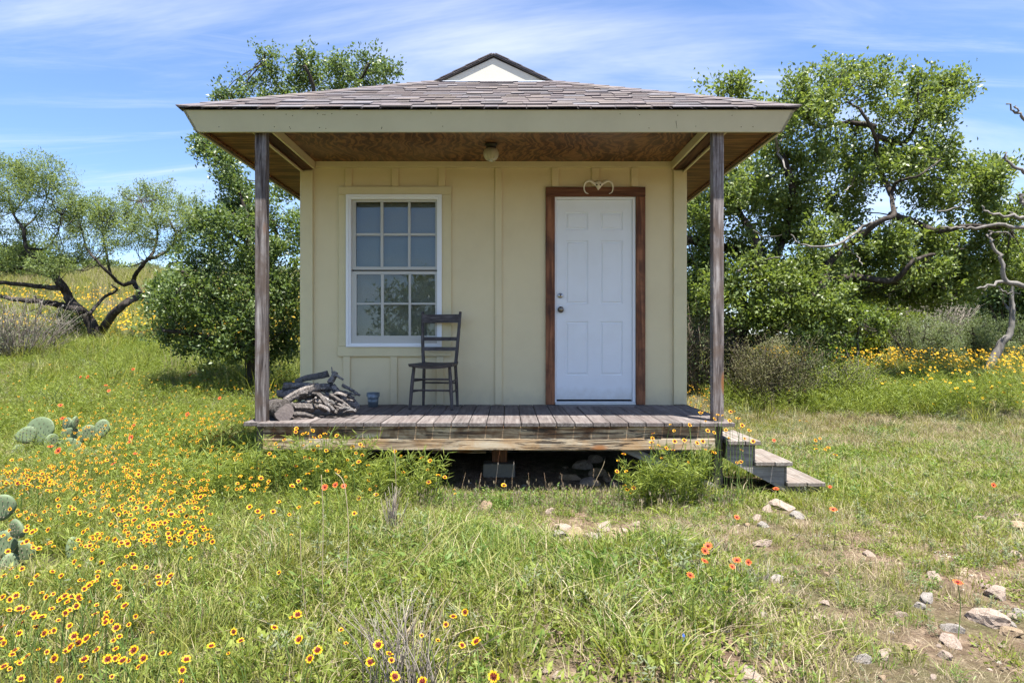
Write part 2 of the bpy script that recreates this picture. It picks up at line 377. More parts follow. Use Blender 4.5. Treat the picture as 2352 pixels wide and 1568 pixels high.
def make_pane():
    m = bpy.data.materials.new('window_glass'); m.use_nodes = True; nt = m.node_tree; nt.nodes.clear()
    tr = nd(nt, 'ShaderNodeBsdfTransparent', Color=(0.86, 0.88, 0.86))
    gl = nd(nt, 'ShaderNodeBsdfGlossy', Color=(0.9, 0.93, 0.95), Roughness=0.015)
    fr = nd(nt, 'ShaderNodeFresnel', IOR=1.50)
    mx = nd(nt, 'ShaderNodeMixShader', i0=fr.outputs[0], i1=tr.outputs[0], i2=gl.outputs[0])
    nd(nt, 'ShaderNodeOutputMaterial', Surface=mx.outputs[0]); return m
M['pane'] = make_pane()
def make_lampglass():
    m, nt, b = mat('ribbed_lamp_glass', 0.15, 0.5)
    b.inputs['Base Color'].default_value = (0.85, 0.80, 0.62, 1); b.inputs['Transmission Weight'].default_value = 0.55; b.inputs['IOR'].default_value = 1.25
    return m
M['lampglass'] = make_lampglass()
def leafmat(name, cols, trans=0.35, rough=0.5, spec=0.35, tcol=None, island=True):
    m = bpy.data.materials.new(name); m.use_nodes = True; nt = m.node_tree
    b = nt.nodes['Principled BSDF']; b.inputs['Roughness'].default_value = rough; b.inputs['Specular IOR Level'].default_value = spec
    oi = nd(nt, 'ShaderNodeObjectInfo'); ge = nd(nt, 'ShaderNodeNewGeometry')
    f = mth(nt, 'ADD', mth(nt, 'MULTIPLY', ge.outputs['Random Per Island'], 0.65), mth(nt, 'MULTIPLY', oi.outputs['Random'], 0.35)) if island else oi.outputs['Random']
    c = ramp(nt, f, [(i / (len(cols) - 1), q) for i, q in enumerate(cols)])
    nt.links.new(c, b.inputs['Base Color'])
    tr = nd(nt, 'ShaderNodeBsdfTranslucent', Color=mixc(nt, 1.0, c, tcol or (1.25, 1.25, 0.6), 'MULTIPLY'))
    mx = nd(nt, 'ShaderNodeMixShader', i0=trans, i1=b.outputs[0], i2=tr.outputs[0])
    nt.links.new(mx.outputs[0], nt.nodes['Material Output'].inputs['Surface']); return m
M['oak'] = leafmat('oak_leaf', [(0.06, 0.095, 0.024), (0.115, 0.165, 0.042), (0.17, 0.225, 0.064), (0.24, 0.285, 0.10)], 0.42, 0.42, 0.45)
M['oakdark'] = leafmat('live_oak_leaf', [(0.045, 0.078, 0.026), (0.09, 0.14, 0.045), (0.145, 0.20, 0.070), (0.22, 0.27, 0.115)], 0.38, 0.42, 0.45)
M['mesq'] = leafmat('mesquite_leaf', [(0.11, 0.155, 0.060), (0.175, 0.23, 0.095), (0.24, 0.295, 0.13), (0.31, 0.36, 0.17)], 0.45, 0.6, 0.2)
M['shrubpale'] = leafmat('pale_shrub_leaf', [(0.12, 0.16, 0.075), (0.16, 0.20, 0.10), (0.20, 0.235, 0.125)], 0.35, 0.6, 0.2)
M['juniper'] = leafmat('juniper_leaf', [(0.035, 0.065, 0.022), (0.055, 0.09, 0.03), (0.08, 0.12, 0.038)], 0.25, 0.6, 0.2)
M['grass'] = leafmat('grass_blade', [(0.055, 0.070, 0.015), (0.14, 0.165, 0.033), (0.225, 0.245, 0.058), (0.30, 0.30, 0.10), (0.43, 0.40, 0.21)], 0.40, 0.55, 0.25)
M['grassb'] = leafmat('bright_grass_blade', [(0.04, 0.075, 0.016), (0.10, 0.17, 0.035), (0.17, 0.25, 0.055), (0.26, 0.32, 0.10)], 0.40, 0.5, 0.3)
M['weed'] = leafmat('weed_leaf', [(0.055, 0.080, 0.013), (0.135, 0.18, 0.030), (0.215, 0.265, 0.048), (0.30, 0.335, 0.085)], 0.38, 0.55, 0.25)
M['greyweed'] = leafmat('grey_green_weed', [(0.14, 0.18, 0.095), (0.19, 0.22, 0.13), (0.25, 0.27, 0.17)], 0.3, 0.7, 0.15)
M['straw'] = leafmat('straw', [(0.10, 0.075, 0.045), (0.27, 0.215, 0.135), (0.40, 0.335, 0.22), (0.52, 0.45, 0.32)], 0.25, 0.7, 0.15, (1, 0.95, 0.8))
M['drystem'] = leafmat('dry_grey_stem', [(0.15, 0.125, 0.105), (0.24, 0.21, 0.18), (0.36, 0.32, 0.27)], 0.05, 0.8, 0.1, (1, 1, 1))
M['petal'] = leafmat('yellow_petal', [(0.68, 0.33, 0.006), (0.74, 0.42, 0.010), (0.80, 0.50, 0.020)], 0.30, 0.55, 0.2, (1, 0.9, 0.5))
M['maroon'] = leafmat('maroon_centre', [(0.055, 0.006, 0.005), (0.10, 0.010, 0.006), (0.16, 0.022, 0.008)], 0.1, 0.6, 0.2, (1, 0.8, 0.8))
M['redpetal'] = leafmat('red_petal', [(0.60, 0.055, 0.022), (0.68, 0.085, 0.035), (0.72, 0.13, 0.06)], 0.3, 0.55, 0.2, (1, 0.7, 0.6))
M['stem'] = leafmat('green_stem', [(0.10, 0.17, 0.04), (0.16, 0.23, 0.06)], 0.2, 0.6, 0.2)
M['cactus'] = plain('cactus_pad', (0.125, 0.165, 0.088), 0.6, 0.3, 0, 0.40, 11, 0.4)
M['brush'] = leafmat('brush_leaf', [(0.05, 0.055, 0.025), (0.10, 0.105, 0.048), (0.165, 0.16, 0.08), (0.23, 0.21, 0.12)], .25, .7, .15)
M['brownstem'] = leafmat('brown_stem', [(0.05, 0.040, 0.030), (0.11, 0.090, 0.068), (0.20, 0.165, 0.125)], .05, .8, .1, (1, 1, 1))
M['spine'] = plain('cactus_spines', (0.10, 0.075, 0.05), 0.6)
def bark(name, cols, sc=14.0, zs=0.25, bmp=0.9, vary=False):
    m, nt, b = mat(name, 0.95, 0.1)
    st, raw, oi = coords(nt, (1, 1, zs), 4.0)
    n = noise(nt, st, sc, 6, 0.68, 0.5); n2 = noise(nt, raw, 2.5, 3)
    c = ramp(nt, n, [(0.3, cols[0]), (0.52, cols[1]), (0.72, cols[2])])
    c = mixc(nt, ramp(nt, n2, [(0.45, 0.0), (0.7, 0.4)]), c, cols[2])
    if vary: c = nd(nt, 'ShaderNodeHueSaturation', Color=c, Value=mth(nt, 'ADD', mth(nt, 'MULTIPLY', oi.outputs['Random'], 0.9), 0.6)).outputs[0]
    nt.links.new(c, b.inputs['Base Color']); bump(nt, b, n, bmp, 0.03); return m
M['bark'] = bark('oak_bark', [(0.018, 0.015, 0.013), (0.055, 0.046, 0.040), (0.12, 0.105, 0.092)])
M['barkdark'] = bark('mesquite_bark', [(0.016, 0.013, 0.012), (0.05, 0.042, 0.037), (0.13, 0.115, 0.10)])
M['barkgrey'] = bark('bare_grey_bark', [(0.075, 0.068, 0.062), (0.165, 0.152, 0.14), (0.28, 0.262, 0.242)], 10, 0.3, 0.4)
M['log'] = bark('firewood_bark', [(0.035, 0.032, 0.031), (0.175, 0.163, 0.158), (0.36, 0.345, 0.33)], 34, 1.0, 1.0, True)
M['logpale'] = bark('pale_firewood', [(0.035, 0.029, 0.026), (0.135, 0.120, 0.110), (0.27, 0.245, 0.23)], 34, 1.0, 0.8, True)
M['cut'] = plain('sawn_log_end', (0.16, 0.135, 0.125), 0.9, 0.1, 0, 0.35, 60, 0.4)
def rockmat(name, a, c2, c3):
    m, nt, b = mat(name, 0.92, 0.15)
    st, raw, oi = coords(nt, (1, 1, 1), 6.0); n = noise(nt, raw, 9, 8, 0.68, 0.4); n2 = noise(nt, raw, 55, 4)
    c = ramp(nt, n, [(0.3, a), (0.5, c2), (0.7, c3)]); c = mixc(nt, mth(nt, 'MULTIPLY', n2, 0.3), c, (0.36, 0.32, 0.28))
    nt.links.new(c, b.inputs['Base Color']); bump(nt, b, mth(nt, 'ADD', n, mth(nt, 'MULTIPLY', n2, 0.4)), 0.7, 0.02); return m
M['rockp'] = rockmat('pink_limestone', (0.18, 0.12, 0.088), (0.32, 0.245, 0.195), (0.45, 0.38, 0.315))
M['rockg'] = rockmat('grey_limestone', (0.13, 0.115, 0.10), (0.27, 0.245, 0.22), (0.42, 0.385, 0.35))
M['rockt'] = rockmat('tan_limestone', (0.17, 0.105, 0.055), (0.28, 0.195, 0.115), (0.36, 0.285, 0.20))
def make_ground():
    m, nt, b = mat('meadow_soil', 0.97, 0.1)
    t = nd(nt, 'ShaderNodeTexCoord').outputs['Object']
    n1 = noise(nt, t, 0.9, 6, 0.65, 0.3); n2 = noise(nt, t, 14, 6, 0.7); n3 = noise(nt, t, 90, 4, 0.7)
    soil = ramp(nt, n2, [(0.3, (0.11, 0.070, 0.048)), (0.5, (0.22, 0.152, 0.108)), (0.68, (0.36, 0.27, 0.20))])
    grn = ramp(nt, n3, [(0.3, (0.035, 0.045, 0.014)), (0.6, (0.10, 0.11, 0.040)), (0.8, (0.20, 0.19, 0.09))])
    sp = nd(nt, 'ShaderNodeSeparateXYZ', Vector=t)
    far = ramp(nt, mth(nt, 'DIVIDE', sp.outputs[1], 20.0), [(0.28, 0.0), (0.5, 1.0)])
    lf = ramp(nt, mth(nt, 'ADD', mth(nt, 'MULTIPLY', sp.outputs[0], -0.2), 0.45), [(0.3, 0.0), (0.7, 1.0)])
    gk = mth(nt, 'MAXIMUM', mth(nt, 'MULTIPLY', far, 0.6), mth(nt, 'MULTIPLY', lf, 0.55))
    k = ramp(nt, mth(nt, 'ADD', n1, mth(nt, 'MULTIPLY', gk, 0.35)), [(0.45, 0.0), (0.66, 1.0)])
    c = mixc(nt, k, soil, grn)
    c = mixc(nt, ramp(nt, noise(nt, t, 34, 5, 0.75, 0.8), [(0.46, 0.0), (0.56, 0.55)]), c, (0.065, 0.045, 0.030))
    peb = ramp(nt, nd(nt, 'ShaderNodeTexVoronoi', Vector=t, Scale=38.0).outputs['Distance'], [(0.12, 1.0), (0.2, 0.0)])
    c = mixc(nt, mth(nt, 'MULTIPLY', peb, 0.35), c, (0.42, 0.36, 0.29))
    nt.links.new(c, b.inputs['Base Color']); bump(nt, b, mth(nt, 'ADD', n2, n3), 0.8, 0.03); return m
M['ground'] = make_ground()

# ------------------------------------------------------------------ ground
def axis_grid(lo, hi, step, far_lo, far_hi):
    a = np.arange(lo, hi + 1e-6, step)
    up = [hi]; s = step
    while up[-1] < far_hi: s *= 1.22; up.append(up[-1] + s)
    dn = [lo]; s = step
    while dn[-1] > far_lo: s *= 1.22; dn.append(dn[-1] - s)
    return np.concatenate([np.array(dn[:0:-1]), a, np.array(up[1:])])
gx = axis_grid(-9, 9, 0.12, -600, 600); gy = axis_grid(0.5, 16, 0.12, -500, 900)
XX, YY = np.meshgrid(gx, gy); ZZ = G(XX, YY)
nx = len(gx); ii, jj = np.meshgrid(np.arange(len(gy) - 1), np.arange(nx - 1), indexing='ij')
gf = np.stack([ii * nx + jj, ii * nx + jj + 1, (ii + 1) * nx + jj + 1, (ii + 1) * nx + jj], -1).reshape(-1, 4)
ground = linkm('ground', qmesh('ground', np.stack([XX, YY, ZZ], -1), gf, True), M['ground'])
tag(ground, 'stony meadow soil with patches of bare tan earth', kind='structure')

# ------------------------------------------------------------------ cabin
CX = -0.150; DW = 7.0; ZD = 0.592          # centre line, depth of the front wall, top of the deck
def WX(x): return (x - VX) / FPX * DW
def WZ(y): return CZ + (VY - y) / FPX * DW
XL, XR = WX(695), WX(1572); YB = 10.7
cabin = empty('cabin', (CX, DW, Gf(CX, DW)), 'small cream cabin with brown shingled hip roof and open front porch', 'cabin')
# front wall: sheet with openings for window and door, built from panels
wx0, wx1, wz0, wz1 = WX(798), WX(1014), WZ(795), WZ(450)     # window opening
dx0, dx1, dz1 = WX(1274), WX(1459), WZ(452)                  # door opening
ZT = 3.10
fw = tag(linkm('front_wall', bpy.data.meshes.new('front_wall'), M['siding'], cabin, (CX, DW, ZD)), 'cream board and batten siding of the front')
def wall_cells():
    xs = sorted([XL + .01, wx0, wx1, dx0, dx1, XR - .01]); zs = sorted([0.36, wz0, wz1, dz1, ZT, ZD - .02])
    bm = bmesh.new()
    for i in range(len(xs) - 1):
        for j in range(len(zs) - 1):
            xc, zc = (xs[i] + xs[i + 1]) / 2, (zs[j] + zs[j + 1]) / 2
            if wx0 < xc < wx1 and wz0 < zc < wz1: continue
            if dx0 < xc < dx1 and zc < dz1 and zc > ZD - .02: continue
            q = [bm.verts.new(Vector(p) - Vector((CX, DW, ZD))) for p in ((xs[i], DW, zs[j]), (xs[i + 1], DW, zs[j]), (xs[i + 1], DW, zs[j + 1]), (xs[i], DW, zs[j + 1]))]
            bm.faces.new(q)
    bmesh.ops.remove_doubles(bm, verts=bm.verts, dist=1e-5)
    r = bmesh.ops.extrude_face_region(bm, geom=list(bm.faces))
    bmesh.ops.translate(bm, verts=[e for e in r['geom'] if isinstance(e, bmesh.types.BMVert)], vec=(0, 0.10, 0))
    bmesh.ops.recalc_face_normals(bm, faces=bm.faces); bm.to_mesh(fw.data); bm.free()
wall_cells(); fw.data.materials.clear(); fw.data.materials.append(M['siding'])
box('side_wall', XL + .01, XL + .11, DW + .102, YB, 0.36, ZT, M['siding'], cabin)
box('side_wall', XR - .11, XR - .01, DW + .102, YB, 0.36, ZT, M['siding'], cabin)
box('back_wall', XL + .01, XR - .01, YB, YB + .1, 0.36, ZT, M['siding'], cabin)
box('room_floor', XL + .12, XR - .12, DW + .11, YB - .01, ZD - .05, ZD, M['darkwood'], cabin)
box('room_ceiling', XL + .12, XR - .12, DW + .11, YB - .01, ZT - .06, ZT - .01, M['siding'], cabin)
yb0, yb1 = DW - .026, DW - .001
box('frieze_board', WX(726), WX(1545), yb0 - .004, yb1, WZ(386), 3.078, M['trimp'], fw)
box('corner_board', XL, WX(720), yb0 - .006, yb1, ZD + .004, WZ(393), M['trimp'], fw)
box('corner_board', WX(1546), XR, yb0 - .006, yb1, ZD + .004, WZ(393), M['trimp'], fw)
box('corner_board', XL - .018, XL + .008, yb0 - .004, DW + .075, ZD - .2, WZ(393), M['trimp'], fw)
box('corner_board', XR - .008, XR + .018, yb0 - .004, DW + .075, ZD - .2, WZ(393), M['trimp'], fw)
for x in (801, 908, 1015, 1275, 1367, 1457): box('batten', WX(x - 8), WX(x + 8), yb0 + .004, yb1, WZ(430) + .002, WZ(386) - .001, M['siding'], fw)
for x in (797, 905, 1011): box('batten', WX(x - 8), WX(x + 8), yb0 + .004, yb1, ZD + .004, WZ(818) - .002, M['siding'], fw)
box('batten', WX(1137), WX(1153), yb0 + .004, yb1, ZD + .004, WZ(386) - .001, M['siding'], fw)
# hidden continuation of wall at the sides
for k in range(1, 8):
    y = DW + .075 + k * .42
    box('batten', XL - .008, XL + .011, y, y + .045, ZD - .2, 2.98, M['siding'], cabin)
    box('batten', XR - .011, XR + .008, y, y + .045, ZD - .2, 2.98, M['siding'], cabin)
# window trim
box('window_trim_board', WX(779), WX(1037), yb0 - .008, yb1, WZ(448), WZ(430), M['trimp'], fw)
box('window_trim_board', WX(779), WX(798) - .001, yb0, yb1, WZ(795), WZ(448) - .001, M['trimp'], fw)
box('window_trim_board', WX(1014) + .001, WX(1037), yb0, yb1, WZ(795), WZ(448) - .001, M['trimp'], fw)
box('window_trim_board', WX(777), WX(1036), yb0 - .003, yb1, WZ(818), WZ(795) - .001, M['trimp'], fw)
# window
win = linkm('window', bpy.data.meshes.new('window_frame'), M['vinyl'], cabin, ((wx0 + wx1) / 2, DW, (wz0 + wz1) / 2))
tag(win, 'white framed double hung window of twelve panes')
def frame_bm(me, org, x0, x1, z0, z1, y0, y1, wl_, wr, wb, wtp, chamf=0.004):
    bm = bmesh.new()
    for a in ((x0, x0 + wl_, z0, z1), (x1 - wr, x1, z0, z1), (x0 + wl_, x1 - wr, z1 - wtp, z1), (x0 + wl_, x1 - wr, z0, z0 + wb)):
        r = bmesh.ops.create_cube(bm, size=1.0)
        bmesh.ops.scale(bm, verts=r['verts'], vec=(a[1] - a[0], y1 - y0, a[3] - a[2]))
        bmesh.ops.translate(bm, verts=r['verts'], vec=Vector(((a[0] + a[1]) / 2, (y0 + y1) / 2, (a[2] + a[3]) / 2)) - Vector(org))
    bm.to_mesh(me); bm.free()
frame_bm(win.data, WL[win.name], wx0, wx1, wz0, wz1, DW - .035, DW + .06, .042, .042, .030, .040)
frame = linkm('frame', bpy.data.meshes.new('frame_step'), M['vinyl'], win, WL[win.name])
frame_bm(frame.data, WL[win.name], wx0 - .006, wx1 + .006, wz0 - .006, wz1 + .006, DW - .045, DW - .0355, .026, .026, .020, .026)
def CXc(xc): return ((700 + xc / 1.96) / 1.306 - VX) / FPX * DW
def CZc(yc): return CZ + (VY - (500 + yc / 1.96) / 1.306) / FPX * DW
def sash(cols, rows, x0, x1, z0, z1, yf, bot):
    gx0, gx1 = cols[0][0], cols[-1][1]; gz1, gz0 = rows[0][0], rows[-1][1]
    s = linkm('sash', bpy.data.meshes.new('sash'), M['vinyl_sash'], win, ((x0 + x1) / 2, yf, (z0 + z1) / 2))
    frame_bm(s.data, WL[s.name], x0, x1, z0, z1, yf, yf + .030, gx0 - x0, x1 - gx1, gz0 - z0, z1 - gz1)
    for i in range(len(cols) - 1):
        box('muntin', cols[i][1], cols[i + 1][0], yf + .006, yf + .022, gz0, gz1, M['vinyl_sash'], s, .002)
    for i, c in enumerate(cols):
        for j in range(len(rows) - 1):
            box('muntin', c[0], c[1], yf + .0065, yf + .0215, rows[j + 1][0], rows[j][1], M['vinyl_sash'], s, .002)
        for r in rows:
            p = box('pane', c[0] - .001, c[1] + .001, yf + .012, yf + .016, r[1] - .001, r[0] + .001, M['pane'], s, .0005)
            p.rotation_euler = (R(-0.75 + random.uniform(-.12, .12)), 0, R(random.uniform(-.2, .2)))
topc = [(CXc(720), CXc(864)), (CXc(881), CXc(1026)), (CXc(1041), CXc(1187))]
botc = [(CXc(727), CXc(869)), (CXc(886), CXc(1031)), (CXc(1045), CXc(1188))]
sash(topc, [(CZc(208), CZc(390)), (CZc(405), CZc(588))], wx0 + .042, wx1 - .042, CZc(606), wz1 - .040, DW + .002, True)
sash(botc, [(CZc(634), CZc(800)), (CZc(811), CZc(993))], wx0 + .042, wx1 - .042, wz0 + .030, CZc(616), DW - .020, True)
box('window_shade', wx0 + .05, wx1 - .05, DW + .085, DW + .088, wz0 + .02, wz1 - .02, M['shade'], win)
# door with brown casing
box('door_casing_board', WX(1253), WX(1481), yb0 - .012, yb1, WZ(453), WZ(431), M['redwoodx'], fw)
box('door_casing_board', WX(1253), WX(1274), yb0 - .008, yb1, ZD + .003, WZ(453) - .001, M['redwood'], fw)
box('door_casing_board', WX(1460), WX(1481), yb0 - .008, yb1, ZD + .003, WZ(453) - .001, M['redwood'], fw)
sx0, sx1, sz0, sz1 = WX(1278.5), WX(1452), WZ(917), WZ(459)
dj = linkm('door_frame', bpy.data.meshes.new('door_frame'), M['vinyl'], cabin, ((dx0 + dx1) / 2, DW, ZD))
frame_bm(dj.data, WL[dj.name], dx0, dx1, ZD + .002, dz1, DW - .014, DW + .09, sx0 - dx0 - .002, dx1 - sx1 - .002, .03, dz1 - sz1 - .002)
box('threshold', dx0 + .004, dx1 - .004, DW - .055, DW - .0145, ZD + .002, ZD + .026, M['flash'], dj)
def door_mesh():
    """a six panel slab: raised fields inside recessed margins"""
    cxs = [sx0, WX(1299.5), WX(1351), WX(1379), WX(1430), sx1]
    czs = [sz0, WZ(862), WZ(738), WZ(698), WZ(553), WZ(528), WZ(487), sz1]
    org = Vector(((sx0 + sx1) / 2, DW, (sz0 + sz1) / 2)); bm = bmesh.new(); fld = []
    y = DW + .004
    for i in range(5):
        for j in range(7):
            q = [bm.verts.new(Vector(p) - org) for p in ((cxs[i], y, czs[j]), (cxs[i + 1], y, czs[j]), (cxs[i + 1], y, czs[j + 1]), (cxs[i], y, czs[j + 1]))]
            f = bm.faces.new(q)
            if i in (1, 3) and j in (1, 3, 5): fld.append(f)
    bmesh.ops.remove_doubles(bm, verts=bm.verts, dist=1e-5)
    bm.normal_update(); fld = [f for f in bm.faces if any(abs(f.calc_center_median().x - ((cxs[i] + cxs[i + 1]) / 2 - org.x)) < .01 for i in (1, 3)) and any(abs(f.calc_center_median().z - ((czs[j] + czs[j + 1]) / 2 - org.z)) < .01 for j in (1, 3, 5))]
    for th, dp in ((.007, .012), (.014, .0), (.014, -.010)):
        bmesh.ops.inset_individual(bm, faces=fld, thickness=th, depth=0.0)
        for f in fld:
            for v in f.verts: v.co.y += dp
    me = bpy.data.meshes.new('door'); bm.to_mesh(me); bm.free(); return me, org
dm, dorg = door_mesh()
door = linkm('door', dm, M['door'], cabin, dorg); tag(door, 'white six panel entry door')
box('door_core', sx0 + .001, sx1 - .001, DW + .014, DW + .045, sz0, sz1, M['door'], door)
def at_door(x, y): return (WX(x), DW - .02, WZ(y))
lathe('knob', [(0.0, 0.066), (.014, .065), (.024, .060), (.0275, .050), (.024, .038), (.012, .030), (.011, .014), (.032, .012), (.033, .0)], M['knob'], door, 20, (WX(1288), DW + .004, WZ(711)), axis='y')
lathe('deadbolt', [(0.0, .024), (.012, .024), (.014, .020), (.019, .020), (.026, .016), (.028, .0)], M['nickel'], door, 20, (WX(1287), DW + .004, WZ(679)), axis='y')
lathe('keyhole', [(0.0, .0265), (.006, .0265), (.006, .024)], M['bronze'], door, 12, (WX(1287), DW + .004, WZ(679)), axis='y')

# roof
EY, EZ, EH, PT = 5.440, 3.099, 2.468, 0.485      # eave: depth, height, half width, pitch
GT = 1.864; BY = 11.2; GY = EY + GT; GH = EH - GT; RZ = EZ + EH * PT
roof = linkm('roof', None or bpy.data.meshes.new('roof'), M['shingle'], cabin, (CX, (EY + BY) / 2, EZ)); tag(roof, 'lilac brown shingled hip roof with a small front gable')
def roof_mesh():
    o = WL[roof.name]; t = .02
    def v(x, y, z): return Vector((CX + x, y, z)) - o
    gz = EZ + GT * PT; gb = BY - GT
    pts = [v(-EH, EY, EZ), v(EH, EY, EZ), v(EH, BY, EZ), v(-EH, BY, EZ),
           v(-GH, GY, gz), v(GH, GY, gz), v(GH, gb, gz), v(-GH, gb, gz), v(0, GY, RZ - .01), v(0, gb, RZ - .01)]
    f = [[0, 1, 5, 4], [2, 3, 7, 6], [1, 2, 6, 9, 8, 5], [3, 0, 4, 8, 9, 7], [6, 7, 9], [4, 5, 8]]
    me = pmesh('roof', pts, f); bm = bmesh.new(); bm.from_mesh(me)
    bmesh.ops.recalc_face_normals(bm, faces=bm.faces); bm.to_mesh(roof.data); bm.free()
roof_mesh()
def on_front(x, s, up=0.0):
    """point on the front slope: x across, s metres up the slope, up = height over the sheathing"""
    c = 1 / math.sqrt(1 + PT * PT); n = Vector((0, -PT * c, c))
    return Vector((CX + x, EY + s * c, EZ + s * c * PT)) + n * up
EXPO = 0.142; NC = 15; slope_len = GT * math.sqrt(1 + PT * PT)
cosr = 1 / math.sqrt(1 + PT * PT); rr_ = random.Random(4)
def piece(name, quad_lo, thick, m, parent):
    c = sum(quad_lo, Vector()) / 4
    e1 = quad_lo[1] - quad_lo[0]; e2 = quad_lo[3] - quad_lo[0]; n = e1.cross(e2).normalized()
    if n.z < 0: n = -n
    v = [p - c for p in quad_lo] + [p - c + n * thick for p in quad_lo]
    f = [[3, 2, 1, 0], [4, 5, 6, 7], [0, 1, 5, 4], [1, 2, 6, 5], [2, 3, 7, 6], [3, 0, 4, 7]]
    return linkm(name, pmesh(name, v, f), m, parent, c)
for i in range(NC):
    s0 = i * EXPO - (.012 if i == 0 else 0); s1 = min(s0 + EXPO * 1.55, slope_len - .004)
    h0 = EH - max(s0, 0) * cosr + .004; h1 = EH - s1 * cosr + .004
    x = -h0 - rr_.uniform(0, .15)
    while x < h0:
        w = rr_.uniform(.10, .25); a, b_ = x + .0015, x + w - .0015; x += w
        a0, b0 = max(a, -h0), min(b_, h0)
        if b0 - a0 < .01: continue
        a1, b1 = min(max(a, -h1), h1 - .003), max(min(b_, h1), -h1 + .003)
        if b1 < a1: a1 = b1 = max(-h1, min(h1, (a0 + b0) / 2)); b1 += .003
        th = rr_.choice((.006, .007, .008, .013)); lo = .010 + rr_.uniform(0, .004)
        sj = rr_.uniform(-.004, .004) if i else 0
        piece('shingle', [on_front(a0, s0 + sj, lo), on_front(b0, s0 + sj, lo + rr_.uniform(0, .002)), on_front(b1, s1, .001), on_front(a1, s1, .001)], th, M['shingle'], roof)
# hip caps: folded pieces running up the two hips
for sgn in (-1, 1):
    n = 14
    for i in range(n):
        t0, t1 = i / n * GT - .02, (i + 1.45) / n * GT
        t1 = min(t1, GT - .01)
        def hp(t, off, up):
            # a point near the hip at plan distance t, off>0 towards the front slope, <0 towards the side slope
            x, y, z = EH - t, EY + t, EZ + t * PT
            if off > 0: x -= off
            else: y -= off
            return Vector((CX + sgn * x, y, z + up))
        w = .12; u0, u1 = .030, .022
        A = [hp(t0, w, u0 - .004), hp(t0, 0, u0 + .006), hp(t0, -w, u0 - .004)]; B = [hp(t1, w, u1 - .004), hp(t1, 0, u1 + .004), hp(t1, -w, u1 - .004)]
        c = sum(A + B, Vector()) / 6; dn = Vector((0, 0, -.006))
        v = [p - c for p in A + B] + [p - c + dn for p in A + B]
        f = [[0, 1, 4, 3], [1, 2, 5, 4], [9, 10, 7, 6], [10, 11, 8, 7], [0, 3, 9, 6], [2, 8, 11, 5], [0, 6, 7, 1], [1, 7, 8, 2], [3, 4, 10, 9], [4, 5, 11, 10]]
        linkm('hip_cap', pmesh('hip_cap', v, f), M['shingle'], roof, c)
# side slopes: courses too foreshortened to pick apart
for sgn in (-1, 1):
    V = []; F = []
    for i in range(17):
        t0 = i * .127; t1 = t0 + .2
        y0, y1 = EY + min(t0, GT), BY - min(t0, GT)
        if t0 > EH - .05: break
        k = len(V)
        for t, up in ((t0, .014), (min(t1, EH), .004)):
            for y in (EY + min(t, GT), BY - min(t, GT)): V.append(Vector((CX + sgn * (EH - t), y, EZ + t * PT + up)))
        V.append(Vector((CX + sgn * (EH - t0), y0, EZ + t0 * PT + .002))); V.append(Vector((CX + sgn * (EH - t0), y1, EZ + t0 * PT + .002)))
        F += [[k, k + 1, k + 3, k + 2], [k, k + 4, k + 5, k + 1]]
    o = linkm('shingle_courses', pmesh('shingle_courses', [p - WL[roof.name] for p in V], F), M['shingle'], roof); o['kind'] = 'stuff'
# gable
gz = EZ + GT * PT
prism('gable_panel', [(CX - GH - .03, gz - .03), (CX + GH + .03, gz - .03), (CX, RZ - .035)], 'y', GY - .012, GY + .02, M['gable'], roof)
box('flashing', CX - GH - .05, CX + GH + .05, GY - .032, GY - .0125, gz - .012, gz + .012, M['flash'], roof)
for sgn in (-1, 1):
    for (t0, t1, y0, th, dz) in ((0.0, GH + .17, GY - .032, .016, -.018), (0.0, GH + .16, GY - .034, .012, 0.0)):
        a = Vector((CX, y0, RZ + dz)); b_ = Vector((CX + sgn * t1, y0, RZ + dz - t1 * PT))
        prism('rake_edge', [(a.x, a.z), (b_.x, b_.z), (b_.x, b_.z + th), (a.x, a.z + th)], 'y', y0, GY + .5, M['bronze'] if dz else M['shingle'], roof)
    for k in range(5):
        t0 = k * .135 + .02; t1 = t0 + .15
        za = RZ - t0 * PT + .0135; zb = RZ - t1 * PT + .0125
        prism('ridge_shingle', [(CX + sgn * t0, za), (CX + sgn * t1, zb + .009), (CX + sgn * t1, zb + .016), (CX + sgn * t0, za + .010)], 'y', GY - .038, GY + .45, M['shingle'], roof)
lathe('vent_pipe', [(.028, -.1), (.028, .13), (.022, .13), (.022, .12)], M['flash'], roof, 14, (CX - 1.63, 7.3, EZ + .84 * PT + .02))

